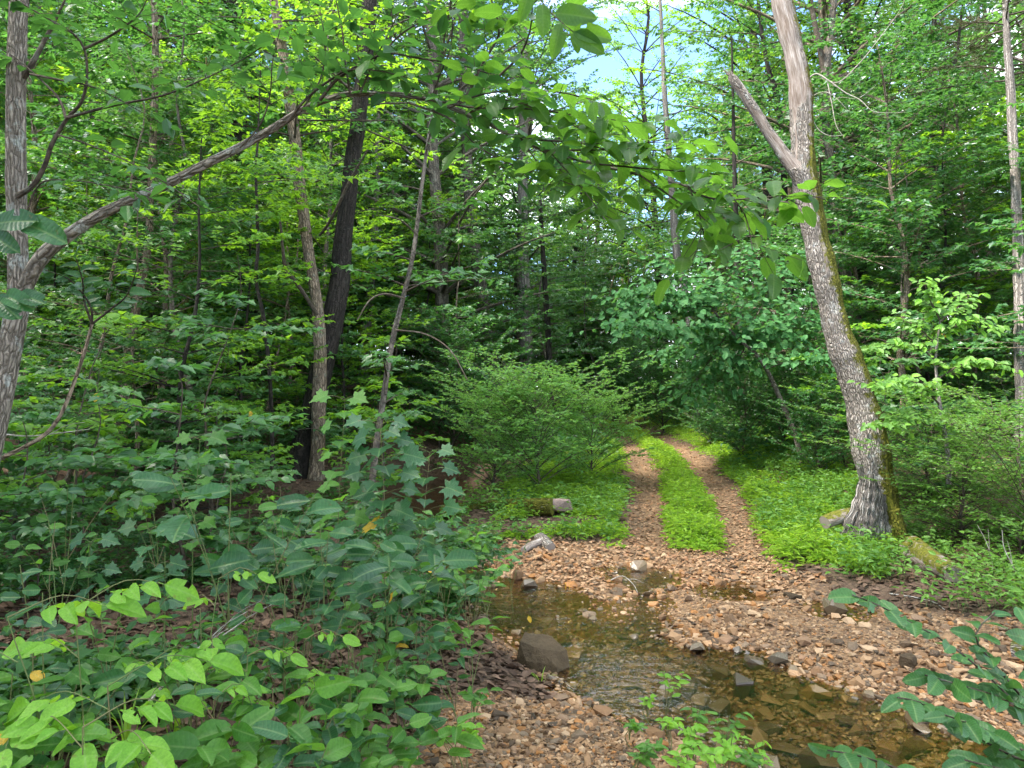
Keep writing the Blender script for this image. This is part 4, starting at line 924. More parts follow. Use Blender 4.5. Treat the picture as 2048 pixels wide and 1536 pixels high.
g_ = Geo(); tube(g_, LQ[:, :3] - base, LQ[:, 3], 14, ridge=.12, nr=9, seed=14); limb_o = obj('limb', g_.mesh('limb', M['bark_left']), arch)
TW = [  # traced side branches: points (px, py), start depth, end depth, thickness px
    ([(34,393),(68,369),(92,325),(103,290),(133,239),(164,202),(174,147),(169,99),(147,68),(102,41),(40,5),(0,-20)], 3.65, 3.3, 11), ([(169,97),(215,75),(260,45),(284,20),(300,-20)], 3.4, 3.2, 6),
    ([(133,236),(222,212),(325,191),(410,157),(478,123),(530,90)], 3.5, 3.0, 6), ([(46,155),(60,135),(96,68),(118,25),(133,-10),(140,-60)], 3.7, 3.6, 13), ([(133,239),(116,195),(68,147),(30,115),(-10,92)], 3.5, 3.7, 6),
    ([(60,148),(120,160),(180,172),(230,195),(290,228)], 3.6, 3.3, 5), ([(118,270),(180,290),(260,325),(340,372),(400,415)], 3.5, 3.2, 4), ([(50,430),(80,368),(130,360),(200,368),(280,385)], 3.6, 3.3, 4),
    ([(926,208),(964,130),(985,95),(998,68),(994,35),(984,7),(975,-40)], 3.0, 2.8, 7), ([(817,205),(902,239),(953,290),(1022,328),(1090,338),(1145,338)], 3.05, 2.7, 4.5), ([(640,200),(680,154),(765,109),(834,116),(919,130),(990,150)], 3.2, 2.9, 7),
    ([(575,245),(610,200),(660,160),(700,140),(760,142),(830,160)], 3.25, 3.0, 6), ([(700,188),(690,120),(684,60),(672,0),(660,-50)], 3.2, 3.1, 5), ([(780,190),(860,200),(950,215),(1060,218),(1150,230),(1230,240)], 3.1, 2.6, 5),
    ([(1022,270),(1080,280),(1150,285),(1230,300),(1300,285),(1360,270)], 2.95, 2.6, 4), ([(1090,301),(1180,300),(1260,300),(1330,300),(1390,290)], 2.9, 2.6, 4), ([(1278,349),(1330,385),(1380,420),(1410,440)], 2.8, 2.6, 4),
    ([(1193,328),(1270,335),(1330,340),(1400,345),(1440,350)], 2.85, 2.6, 4), ([(1360,368),(1400,390),(1450,400),(1520,395),(1600,390),(1650,398)], 2.75, 2.55, 4), ([(900,215),(960,190),(1040,180),(1120,185),(1190,200)], 3.0, 2.7, 4),
    ([(765,109),(800,70),(850,40),(900,20),(950,-10)], 3.05, 2.9, 4), ([(940,225),(1010,200),(1090,225),(1170,260),(1240,270)], 2.95, 2.7, 4), ([(1000,150),(1040,110),(1060,60),(1065,10),(1070,-40)], 2.75, 2.3, 5),
    ([(480,295),(520,250),(540,190),(545,120),(560,60)], 3.35, 3.1, 4), ([(600,225),(640,160),(650,90),(640,20)], 3.3, 3.1, 4), ([(1377,372),(1400,430),(1400,480),(1385,520)], 2.7, 2.6, 3), ([(1100,305),(1150,360),(1190,410),(1210,440)], 2.8, 2.6, 3),
    ([(860,205),(880,150),(900,100),(905,50),(900,0)], 3.05, 2.9, 4), ([(720,187),(740,140),(770,80),(800,20),(820,-20)], 3.15, 3.0, 4), ([(1040,275),(1080,330),(1120,360),(1165,375)], 2.9, 2.7, 3), ([(1460,388),(1490,430),(1500,470),(1505,500)], 2.65, 2.55, 3)]
TP, TDr, OWN = [], [], []
for pts, y0, y1, w in TW:
    path = np.array([at(px, py, y0 + (y1 - y0) * i / (len(pts) - 1)) for i, (px, py) in enumerate(pts)]); bo = stem_obj(arch, base, path, w * .5 * y0 / FPX, .0018, 'twig', 'branch', 6)
    q_ = spline(path, .045); i0 = int(len(q_) * (.12 if pts[0][0] > 500 else .45)); q_[:, 2] += 0; TP.append(q_[i0:-1]); TDr.append(nrm(np.diff(q_, axis=0)[i0:])); OWN += [bo] * len(TP[-1])
q_ = LQ[int(len(LQ) * .52):, :3][::3]; TP.append(q_[:-1]); TDr.append(nrm(np.diff(q_, axis=0))); OWN += [limb_o] * len(TP[-1])
TP, TDr = np.concatenate(TP), np.concatenate(TDr)
# short twigs leave these branches, each with a few leaves in one flat plane
n = len(TP); S = nrm(np.cross(TDr, UPV)); sd = np.where(np.arange(n) % 2, 1.0, -1.0)[:, None] * g5.uniform(.5, 1, (n, 1))
D = nrm(TDr * .7 + S * sd + g5.normal(0, .22, (n, 3))); L = g5.uniform(.06, .20, n)
gb = Geo(); sticks(gb, TP - base, TP + D * L[:, None] - base, .0018, .0009); tag(obj('twigs', gb.mesh('twigs', M['twig']), arch), kind='stuff')
LP, LD, LN = twig_leaves(TP, D, L, 3, g5, .30, .16, .3, -.05)
keep = (g5.random(len(LP)) < .86); LP, LD, LN = LP[keep], LD[keep], LN[keep]; LO = np.repeat(np.arange(n), 3)[keep]
u_ = FPX * LP[:, 0] / LP[:, 1] + 1024; v_ = 800 - FPX * (LP[:, 2] - CAM_Z) / LP[:, 1]
inview = (u_ > 0) & (u_ < 2048) & (v_ > -20); right = u_ > 620
order = np.argsort(np.where(inview & right, LP[:, 1], LP[:, 1] + 5)); one = order[:292]; rest = order[292:]
print('arch leaves', len(LP), 'right', int((inview & right).sum()))
for i in one: l = g5.uniform(.065, .115); put_leaf(OWN[LO[i]], base, LP[i], LD[i], LN[i], l, l * .95, 'elm', 'lf_hero', face=0)
for (bx, by), (tx, ty), d_ in [((1062,-25),(1042,38),2.25), ((1085,8),(1088,72),2.2), ((1108,26),(1200,32),2.2), ((1122,46),(1108,112),2.15), ((1146,62),(1230,74),2.2), ((1146,64),(1212,104),2.2), ((1146,66),(1158,104),2.25)]:
    A, B = at(bx, by, d_), at(tx, ty, d_ - .01); l = np.linalg.norm(B - A) * .92; put_leaf(arch, base, A, B - A, np.array([.15, -.8, -.55]), l, l * .82, 'elm', 'lf_hero')
stem_obj(arch, base, [at(1066, -40, 2.3), at(1085, 5, 2.22), at(1120, 42, 2.18), at(1146, 63, 2.2)], .003, .0012, 'twig', 'branch', 5)
gl = Geo(); m = len(rest); ll = g5.uniform(.06, .11, m); leaves(gl, LP[rest] - base, LD[rest], LN[rest], ll, ll * .6, T6, g5.random(m)); tag(obj('crown', gl.mesh('crown', M['cr_maple'], False), arch), kind='stuff')

# ------------------------------------------------------------------ heart-leaved tree, right sapling, bushes
def leafy_small_tree(name, label, trunk, branches, mat, shape, leafL, W, bark, nper, seed, depth=.5, yb=None, tilt=.4, cat='tree', maxn=296, tw=.3, cmat='cr_bush', droop=.4, rpt=3):
    b, P, r = px_path(trunk, yb, 0, .05); base = np.array([P[0][0], P[0][1], hz(P[0][0], P[0][1])]); Y0 = base[1]
    t = thing(name, label, cat, base); g_ = Geo(); tube(g_, P - base, r, 10, ridge=.1, seed=seed); obj('trunk', g_.mesh('trunk', M[bark]), t)
    gg = np.random.default_rng(seed); A, Dd = [], []
    for pts in branches:
        dy = gg.uniform(-depth, depth); path = np.array([at(px, py, Y0 + dy * i / (len(pts) - 1)) for i, (px, py) in enumerate(pts)]); stem_obj(t, base, path, .012, .003, 'twig', 'branch', 5)
        q_ = spline(path, .08); A.append(q_[1:]); Dd.append(nrm(np.diff(q_, axis=0)))
    A, Dd = np.concatenate(A), np.concatenate(Dd); A, Dd = np.repeat(A, rpt, 0), np.repeat(Dd, rpt, 0); n = len(A)
    az = gg.uniform(0, 6.28, n); D = nrm(Dd * .5 + np.stack([np.cos(az), np.sin(az), gg.normal(.05, .2, n)], -1)); L = gg.uniform(.4, 1.2, n) * tw
    gb = Geo(); sticks(gb, A - base, A + D * L[:, None] - base, .003, .001); tag(obj('twigs', gb.mesh('twigs', M['twig']), t), kind='stuff')
    LP, LD, LN = twig_leaves(A, D, L, nper, gg, tilt, droop)
    LN[:, 1] -= .55
    idx = gg.permutation(len(LP)); idx = idx[np.argsort(LP[idx, 1] > Y0 + .15, kind='stable')]
    for i in idx[:maxn]: l = leafL * gg.uniform(.7, 1.2); put_leaf(t, base, LP[i], LD[i], LN[i], l, l * W, shape, mat)
    rest = idx[maxn:]
    if len(rest): gl = Geo(); ll = leafL * gg.uniform(.7, 1.2, len(rest)); leaves(gl, LP[rest] - base, LD[rest], LN[rest], ll, ll * W * .75, T6, gg.random(len(rest))); tag(obj('crown', gl.mesh('crown', M[cmat], False), t), kind='stuff')
    print(name, len(LP)); return t
leafy_small_tree('heart_leaved_tree', 'small tree with blue-green heart-shaped leaves on a curved thin trunk beside the track',
    [(1604,940,11),(1598,905,10),(1587,859,10),(1570,818,9),(1550,773,9),(1533,739,8),(1509,705,7),(1492,691,6),(1460,660,5),(1430,625,4)],
    [[(1492,691),(1440,680),(1380,690),(1330,720)], [(1509,705),(1530,660),(1560,630),(1600,600)], [(1460,660),(1400,620),(1340,610),(1270,625)], [(1430,625),(1400,580),(1370,550),(1340,520)], [(1430,625),(1450,570),(1480,530),(1490,500)],
     [(1480,680),(1520,620),(1540,580),(1570,540)], [(1440,650),(1390,650),(1320,660),(1240,650)], [(1492,691),(1470,730),(1440,760),(1400,780)], [(1533,739),(1580,720),(1610,715),(1640,720)], [(1460,660),(1420,720),(1390,760),(1375,790)], [(1430,625),(1360,590),(1300,580),(1250,600)], [(1500,690),(1560,680),(1600,670),(1630,640)]],
    'lf_redbud', 'heart', .14, .95, 'bark_grey', 5, 501, 1.3, None, .5, tw=.75, cmat='cr_redbud', rpt=3, maxn=240)
leafy_small_tree('right_sapling', 'young light green sapling with a thin tan stem right of the dead tree',
    [(1897,925,8),(1890,870,8),(1880,810,7),(1874,760,6),(1871,720,5),(1875,680,4),(1880,640,3)],
    [[(1880,810),(1840,770),(1800,760),(1750,770)], [(1874,760),(1920,730),(1960,720),(1990,730)], [(1871,720),(1830,690),(1780,690),(1730,700)], [(1875,680),(1910,650),(1940,640),(1970,650)], [(1880,640),(1860,600),(1850,570)], [(1885,840),(1840,830),(1800,840),(1760,850)], [(1890,860),(1930,830),(1960,820)], [(1875,690),(1830,650),(1800,640)], [(1880,645),(1920,610),(1940,590)]],
    'lf_bright', 'ovate', .095, .9, 'bark_pale', 4, 502, .5, 8.6, .35, tw=.24, cmat='cr_small', maxn=170, rpt=4)
def bush(name, label, px, py, s, k, rz, y=None, group=None, cat='bush'):
    b = ground(px, py) if y is None else at(px, py, y); b[2] = hz(b[0], b[1]); return plant_tree(SHRUB[k], name, label, cat, b, group, rz, s)
bush('centre_bush', 'large light green bush beside the track on the far bank', 1080, 985, (1.3, 1.2, 1.0), 0, .4)
bush('arching_bush', 'light green arching bush against the left wheel rut', 1180, 965, (1.0, 1.0, .8), 0, 2.1)
bush('pool_bush', 'light green bush overhanging the still pool', 985, 985, (1.1, 1.0, .85), 0, 3.3)
bush('dim_bush', 'darker bush behind the light green bush and the pool', 900, 905, 1.3, 2, 1.0)
bush('bank_shrub', 'small-leaved yellowish shrub on the right bank by the rotten log', 1935, 1085, (1.15, 1.0, .62), 1, .3)
bush('edge_shrub', 'small-leaved shrub spilling over the bank at the right edge', 2050, 1120, (1.2, 1.0, .8), 1, 1.7)
bush('verge_shrub', 'small shrub with fine leaves right behind the dead tree', 1850, 1010, (1.1, 1.1, .7), 1, 4.0)
for px, py, s, k, rz, lab in [(1480,930,.9,2,.2,'dark shrub under the heart-leaved tree'), (1420,895,.9,2,1.4,'dark shrub along the right side of the track'), (1640,960,.7,2,2.2,'low dark shrub between the thin trunk and the dead tree'), (1330,868,1.2,2,3.0,'shadowy shrub where the track bends out of sight'), (1235,862,1.3,2,4.1,'shadowy shrub closing the left side of the far track'), (1290,846,1.5,2,5.0,'dark thicket at the end of the track'), (1560,905,1.2,2,.9,'dark shrub in deep shade behind the thin curved trunk')]:
    bush('dark_shrub', lab, px, py, s, k, rz)

# ------------------------------------------------------------------ logs
def log(name, label, p0, p1, w0, w1, bark, tint, aux0=0.0, y0=None, y1=None, lift=.5):
    A = ground(*p0) if y0 is None else at(*p0, y0); B = ground(*p1) if y1 is None else at(*p1, y1)
    r0, r1 = w0 * .5 * A[1] / FPX, w1 * .5 * B[1] / FPX; A[2] += r0 * lift; B[2] += r1 * lift
    base = np.array([*((A + B) / 2)[:2], min(A[2] - r0, B[2] - r1)]); t = thing(name, label, 'log', base); g_ = Geo()
    P = spline(np.array([[*A, r0], [*(A * .6 + B * .4 + [0, .02, .01]), (r0 * .6 + r1 * .4) * 1.06], [*B, r1]]), .04)
    tube(g_, P[:, :3] - base, P[:, 3], 18, ridge=.2, nr=9, seed=int(w0 * 7), tint=tint, auxf=lambda V, th, ln: aux0 + 0 * th, capaux=1.0); obj('log_body', g_.mesh('log_body', M['bark_snag']), t)
    return t
topm = lambda V, th, ln: np.clip(.15 + .0 * th + .55 * (V[:, 2] > np.median(V[:, 2])), 0, 1)
log('rotten_log', 'short rotten brown log slanting down the bank right of the dead tree', (1822,1115), (1912,1168), 46, 40, 'bark_snag', topm, .62, lift=.7)
log('cut_log', 'pale split log lying left of the dead tree base', (1650,1045), (1722,1025), 24, 26, 'bark_snag', topm, .6, y0=8.4, y1=8.6, lift=0)
log('mossy_log', 'long mossy fallen log in front of the pool, ending at the pale rock', (885,1044), (1104,1034), 28, 32, 'bark_snag', lambda V, th, ln: .8 + 0 * th, 0.0, lift=1.3)
log('bark_log', 'broken grey log end at the far right edge of the gravel', (2030,1320), (2130,1345), 44, 44, 'bark_snag', topm, .35, lift=.7)
log('driftwood', 'short pale stick of driftwood on the gravel under the bank', (1046,1106), (1092,1088), 12, 16, 'bark_snag', .2, .7, lift=.7)
log('stubby_driftwood', 'stubby brown log end where the bank meets the gravel', (1078,1082), (1102,1102), 20, 18, 'bark_snag', .2, .3, lift=.7)

# ------------------------------------------------------------------ foreground plants, each leaf its own object
def seedling(name, label, px, py, y, kind, n, L, mat, seed, group=None, H=None, spreadm=1.0, cat='plant'):
    """stem from the ground up to the place seen at (px, py)"""
    gg = np.random.default_rng(seed); top = at(px, py, y); gz = hz(top[0] + gg.normal(0, .05), top[1]); foot = np.array([top[0] + gg.normal(0, .06), top[1] + gg.normal(.05, .05), gz])
    top[2] = max(top[2], gz + .12); h = top[2] - gz; base = foot; t = thing(name, label, cat, base, group)
    mid = (foot + top) / 2 + np.array([gg.normal(0, .03), gg.normal(0, .03), 0]); foot2 = foot - [0, 0, .03]
    stem_obj(t, base, [foot2, mid, top], .0032, .0016, 'stem')
    def stemp(s): return foot * (1 - s) ** 2 + 2 * mid * s * (1 - s) + top * s * s
    if kind == 'compound':
        for j in range(n):
            s = 1 - .65 * (j / max(1, n)) ** 1.2; p = stemp(s); a = j * 2.4 + gg.uniform(0, .8); rl = L * 2.2 * gg.uniform(.8, 1.15)
            d = np.array([math.cos(a), math.sin(a), gg.uniform(.1, .4)]); q = p + d * rl * .55 + UPV * .02; e = p + d * rl + np.array([0, 0, -rl * .18])
            sk = stem_obj(t, base, [p, q, e], .0022, .001, 'stem', 'leafstalk', 4); T = nrm(e - q); S = nrm(np.cross(T, UPV))
            pr = 2 if rl < .17 else 3
            for i in range(pr):
                c = p + (e - p) * (.42 + .5 * i / pr) + UPV * .015
                for sd in (-1, 1):
                    l = L * gg.uniform(.75, 1.0) * (.75 + .25 * i / pr); put_leaf(sk, base, c, T * .4 + S * sd + gg.normal(0, .12, 3) - UPV * .12, UPV + gg.normal(0, .25, 3), l, l * .95, 'ovate', mat, 'leaflet')
            put_leaf(sk, base, e, T + gg.normal(0, .1, 3), UPV + gg.normal(0, .2, 3), L * 1.15, L * 1.05, 'ovate', mat, 'leaflet')
    elif kind == 'maple':
        for j in range(n):
            s = 1 - .6 * (j // 2 * 2) / max(1, n); p = stemp(s); a = (j // 2) * 1.57 + (j % 2) * 3.14 + gg.normal(0, .3); pl = L * gg.uniform(.5, 1.1)
            d = np.array([math.cos(a), math.sin(a), .25]); c = p + d * pl; stem_obj(t, base, [p, p + d * pl * .5 + UPV * .01, c], .0016, .001, 'stem', 'leafstalk', 4)
            l = L * gg.uniform(.75, 1.15); put_leaf(t, base, c, d * [1, 1, 0] - UPV * .2, UPV + gg.normal(0, .22, 3), l, l, 'maple', mat)
    else:  # whorls of simple leaves on a few shoots
        ns = 1 if n < 12 else (3 if n < 26 else 4); per = n // ns
        for k in range(ns):
            a = k * 2.1 + gg.uniform(0, 1); d = np.array([math.cos(a), math.sin(a), 0]) * h * .28 * spreadm * (ns > 1)
            s0 = gg.uniform(.25, .5); p0 = stemp(s0); p2 = top + d + np.array([0, 0, gg.uniform(-.10, .03) * h]); p1 = (p0 + p2) / 2 + UPV * .04
            if ns > 1: stem_obj(t, base, [p0, p1, p2], .0024, .0012, 'stem', 'shoot', 5)
            for j in range(per):
                s = .25 + .75 * ((j + .5) / per) ** .55; p = p0 * (1 - s) ** 2 + 2 * p1 * s * (1 - s) + p2 * s * s; b_ = j * 2.4 + gg.normal(0, .3)
                D = np.array([math.cos(b_), math.sin(b_), gg.normal(.12, .2)]); l = L * gg.uniform(.7, 1.15) * (.8 + .3 * s)
                put_leaf(t, base, p, D, UPV + gg.normal(0, .42, 3), l, l * (.8 if kind == 'lance' else .95), kind, mat)
    return t

# bright yellow-green seedlings with paired leaflets, bottom left
for a in [('compound_seedling','tall bright yellow-green seedling with a flat top whorl above the bare soil at the left',150,1218,2.15,'compound',3,.105,'lf_bright',601),
          ('compound_seedling','large bright green seedling with broad paired leaflets in the bottom left corner',215,1372,2.05,'compound',5,.105,'lf_bright',602),
          ('compound_seedling','lowest bright green seedling with broad drooping leaflets at the bottom left edge of view',165,1455,1.95,'compound',5,.10,'lf_bright',603),
          ('compound_seedling','bright seedling cut by the left edge of view beside the tall flat-topped one',15,1235,2.1,'compound',3,.10,'lf_bright',604),
          ('compound_seedling','spindly yellow-green seedling on a tall thin stem standing above its neighbours',437,1158,2.7,'compound',4,.066,'lf_bright',605),
          ('compound_seedling','small yellow-green seedling with rounded leaflets left of the spindly one',310,1318,2.5,'compound',5,.066,'lf_bright',606),
          ('compound_seedling','yellow-green seedling with insect-bitten leaflets right of the spindly one',495,1312,2.6,'compound',5,.066,'lf_bright',607),
          ('compound_seedling','little yellow-green seedling low under the spindly one',427,1402,2.4,'compound',4,.06,'lf_bright',608),
          ('compound_seedling','yellow-green seedling with bitten leaves nearest the boulder side',610,1280,2.75,'compound',5,.066,'lf_bright',609),
          ('compound_seedling','light green seedling with round leaflets midway between boulder and left edge',700,1265,2.9,'compound',4,.055,'lf_mid',610)]: seedling(*a)
# deep green broad-leaved shoots
for a in [('broad_leaved_shoot','shoot with very large pointed blue-green leaves below the brown ridged trunk',462,948,2.9,'obovate',16,.165,'lf_teal',620),
          ('broad_leaved_shoot','dense fan of big blue-green lobed-looking leaves before the leaning sapling foot',765,1085,3.3,'obovate',36,.140,'lf_teal',621),
          ('broad_leaved_shoot','broad dark green shoot just left of the big fan of leaves',640,1048,3.2,'obovate',26,.120,'lf_teal',622),
          ('broad_leaved_shoot','blue-green shoot with long leaves under the large pointed one',545,1075,3.1,'obovate',26,.120,'lf_teal',623),
          ('broad_leaved_shoot','dark green whorl at the left edge above the bright seedling',40,1130,2.6,'obovate',9,.085,'lf_teal',624),
          ('broad_leaved_shoot','second dark green whorl at the left edge, lower with longer leaves',85,1185,2.5,'obovate',8,.090,'lf_teal',625),
          ('broad_leaved_shoot','dark green shoot over bare leaf litter behind the spindly seedling',330,1105,3.0,'obovate',10,.085,'lf_teal',626),
          ('broad_leaved_shoot','dark shoot with upright oval leaves right of the spindly seedling',570,1185,2.9,'ovate',12,.085,'lf_teal',627),
          ('broad_leaved_shoot','dark shoot with smooth oval leaves in the middle of the left bank',640,1195,3.1,'ovate',14,.080,'lf_teal',628),
          ('aster_plant','tall leafy stem with narrow pale green leaves by the water above the boulder',935,1235,3.7,'lance',20,.085,'lf_mid',630),
          ('aster_plant','narrow-leaved plant just left of the boulder',880,1300,3.4,'lance',16,.080,'lf_teal',631),
          ('aster_plant','low narrow-leaved plant at the gravel edge below the boulder',960,1385,3.5,'lance',18,.065,'lf_mid',632),
          ('aster_plant','leafy rosette at the edge of the foreground gravel',930,1455,3.2,'lance',16,.070,'lf_bright',633),
          ('maple_seedling','maple seedling with pale lobed leaves below the brown ridged trunk',400,880,4.2,'maple',12,.105,'lf_mid',640),
          ('maple_seedling','maple seedling with flat lobed leaves right of the slim brown trunk foot',300,1060,3.4,'maple',10,.085,'lf_teal',641),
          ('maple_seedling','maple seedling low on the left slope above the dark whorls',180,1085,3.6,'maple',10,.080,'lf_teal',642),
          ('maple_sapling','dark maple sapling with large lobed leaves in front of the pool',760,850,4.4,'maple',34,.130,'lf_teal',643),
          ('maple_sapling','second dark maple sapling reaching over the pool',860,905,4.7,'maple',26,.120,'lf_teal',644),
          ('maple_sapling','maple sapling with lobed leaves half hiding the leaning sapling',690,800,4.6,'maple',20,.115,'lf_mid',645)]: seedling(*a)
for i, (px, py, y, sc_) in enumerate([(575,985,5.4,.36),(690,1000,5.6,.50),(850,1020,6.0,.48),(930,1075,6.4,.42),(430,1000,5.8,.34),(235,1000,5.4,.36),(70,960,4.9,.5),(790,1120,5.0,.34)]):
    p = at(px, py, y); z = hz(p[0], p[1]); plant_tree(BROAD[i % 2], 'broad_leaved_shrub', ['shrub of dark oval leaves under the brown ridged trunk', 'shrub of dark oval leaves before the leaning sapling', 'shrub of dark oval leaves on the bank before the pool', 'shrub of dark oval leaves spilling towards the far water edge', 'shrub of dark oval leaves left of the brown ridged trunk', 'shrub of dark oval leaves at the foot of the slim brown trunk', 'shrub of dark oval leaves behind the left edge whorls', 'low shrub of dark oval leaves above the boulder'][i], 'shrub', (p[0], p[1], z), None, g3.uniform(-.9, .9), sc_)
# seedlings nobody could tell apart
fill = [(790,1310,3.0,'ovate'),(835,1385,3.0,'ovate'),(760,1425,2.7,'ovate'),(700,1355,2.7,'round'),(650,1345,2.6,'ovate'),(600,1405,2.4,'round'),(545,1365,2.4,'ovate'),(480,1430,2.25,'ovate'),(565,1480,2.3,'ovate'),(665,1460,2.5,'round'),
        (745,1490,2.6,'ovate'),(335,1490,2.1,'ovate'),(255,1520,2.0,'round'),(95,1520,1.95,'ovate'),(25,1470,2.0,'round'),(25,1335,2.2,'ovate'),(75,1400,2.1,'ovate'),(395,1300,2.5,'ovate'),(345,1250,2.6,'round'),(400,1205,2.7,'ovate'),
        (520,1235,2.8,'round'),(590,1230,2.9,'ovate'),(690,1180,3.3,'ovate'),(770,1210,3.3,'ovate'),(850,1230,3.5,'ovate'),(720,1120,3.6,'ovate'),(880,1160,4.2,'ovate'),(960,1130,4.8,'ovate'),(900,1100,5.0,'round'),(820,1130,4.2,'round'),
        (470,1080,3.3,'round'),(110,1030,3.6,'ovate'),(150,930,4.0,'ovate'),(560,960,4.2,'ovate'),(820,1040,5.2,'ovate'),(940,1050,6.0,'ovate'),(1010,1060,6.2,'ovate'),(980,1100,5.4,'lance'),(870,1440,2.9,'lance'),(800,1470,2.8,'lance'),(250,1180,2.8,'ovate'),(160,1330,2.3,'ovate'),(900,1040,7.0,'ovate'),(860,1075,6.4,'round'),(800,1080,6.0,'ovate'),(930,1095,6.6,'ovate'),(985,1075,7.4,'ovate'),(880,1120,5.4,'ovate'),(940,1150,5.6,'round'),(840,1010,7.6,'ovate'),(660,1000,5.0,'ovate'),(600,1020,4.6,'round'),(500,1000,4.4,'ovate'),(300,960,4.6,'ovate')]
for i, (px, py, y, kd) in enumerate(fill):
    mt = ['lf_mid', 'lf_teal', 'lf_mid', 'lf_mid'][i % 4] if y < 3.2 else ['lf_teal', 'lf_mid'][i % 2]
    seedling('leafy_seedling', 'leafy seedling in the tangled low growth of the left bank', px, py + 12, y, kd, int(g5.integers(12, 21)), float(g5.uniform(.075, .115)), mt, 700 + i, 'seedlings of the left bank')
# grass blades
def tuft(label, px, py, y, n, L, seed, name='grass_tuft'):
    gg = np.random.default_rng(seed); p = at(px, py, y); p[2] = hz(p[0], p[1]); t = thing(name, label, 'grass', p)
    for j in range(n):
        a = gg.uniform(0, 6.28); l = L * gg.uniform(.6, 1.2); w = gg.uniform(.003, .006); s = np.linspace(0, 1, 9); cv = gg.uniform(.3, .75)
        hx = s * l * cv * (.3 + s * .7); zz = l * (s * .95 - cv * .75 * s * s); d = np.array([math.cos(a), math.sin(a), 0]); q = np.array([-d[1], d[0], 0]); ww = w * (1 - s) ** .6
        c = d[None] * hx[:, None] + UPV[None] * zz[:, None] + d * gg.uniform(0, .03); V = np.stack([c - q * ww[:, None], c + q * ww[:, None]], 1).reshape(-1, 3)
        F = [[2 * i, 2 * i + 1, 2 * i + 3, 2 * i + 2] for i in range(8)]; g_ = Geo(); g_.add(V, F, None, gg.random()); obj('blade', g_.mesh('blade', M['grass']), t)
tuft('arching grass tuft between the bright seedlings at bottom left', 370, 1560, 2.1, 14, .42, 801)
tuft('pale long grass tuft left of the foreground gravel', 640, 1560, 2.35, 16, .38, 802)
tuft('grass tuft with drooping blades under the insect-bitten seedling', 520, 1540, 2.3, 14, .42, 803)
tuft('thin grass tuft over the bare soil behind the tall flat-topped seedling', 255, 1240, 2.8, 12, .30, 804)
tuft('grass tuft in the dark hollow behind the spindly seedling', 350, 1210, 3.0, 12, .30, 805)
tuft('short grass tuft on the boulder edge by the water', 1080, 1275, 4.75, 10, .16, 806)
# weeds at the near water edge, bottom centre
for a in [('stream_weed','tall thin feathery weed standing in the water at bottom centre',1345,1345,3.75,'lance',22,.045,'lf_bright',820), ('stream_weed','second thin weed leaning left over the water edge',1295,1400,3.7,'lance',14,.05,'lf_bright',821),
          ('stream_weed','leafy weed clump at the bottom edge right of the foreground gravel',1380,1450,3.2,'lance',24,.05,'lf_bright',822), ('stream_weed','leafy weed clump nearest the brown water at the bottom edge',1465,1470,3.15,'lance',24,.05,'lf_bright',823),
          ('stream_weed','low weed at the bottom edge beside the gravel',1310,1490,3.1,'lance',18,.05,'lf_mid',824), ('stream_weed','broad weed at the bottom edge between the two leafy clumps',1420,1510,3.0,'ovate',14,.055,'lf_bright',825)]: seedling(*a, None, None, .6)
for i, (px, py, y) in enumerate([(1335,1440,3.45),(1400,1420,3.5),(1440,1500,3.1),(1490,1510,3.1),(1350,1515,3.05),(1290,1525,3.1),(1385,1490,3.1),(1460,1430,3.4),(1510,1480,3.2),(1270,1460,3.4)]):
    seedling('stream_weed', 'small light green weed in the clump at the bottom edge of the ford', px, py, y, 'lance', 20, .05, ['lf_bright', 'lf_mid'][i % 2], 840 + i, 'weeds at the bottom edge of the ford', None, .7)

# ------------------------------------------------------------------ leafy branch in the bottom right corner
cb = at(2210, 1700, 2.05); base = np.array([cb[0], cb[1], hz(cb[0], cb[1])])
t = thing('corner_shrub', 'dark green broad-leaved shrub reaching in from the bottom right corner', 'shrub', base)
for pts, y0, y1, n in [([(2190,1600),(2110,1500),(2040,1420),(1985,1360),(1900,1290),(1830,1250),(1760,1212),(1705,1190)], 2.1, 2.0, 17), ([(2190,1600),(2090,1540),(2000,1500),(1900,1440),(1840,1405),(1795,1395)], 2.05, 1.9, 14), ([(2160,1560),(2090,1460),(2048,1400),(1990,1330),(1950,1270),(1990,1225)], 2.1, 2.15, 14),
                       ([(2170,1580),(2100,1540),(2030,1490),(1960,1455),(1890,1430)], 2.0, 1.85, 13), ([(2190,1640),(2000,1600),(1850,1555),(1730,1515),(1655,1500)], 2.0, 1.9, 14), ([(2180,1600),(2120,1480),(2090,1380),(2070,1300),(2050,1240)], 2.1, 2.2, 12), ([(2190,1620),(2090,1560),(2010,1540),(1930,1520)], 1.95, 1.8, 11), ([(2150,1500),(2070,1440),(2010,1400),(1920,1370),(1850,1350)], 2.05, 2.0, 12)]:
    path = [base + [0, 0, -.03]] * (pts[0][1] > 1590) + [at(px, py, y0 + (y1 - y0) * i / (len(pts) - 1)) for i, (px, py) in enumerate(pts)]
    bo = stem_obj(t, base, path, .006, .002, 'twig', 'branch'); spray(bo, base, path[1:], int(n * 1.45), .072, .98, 'round' if n % 2 else 'elm', 'lf_corner', .45, .15, .18, .9, face=.9)
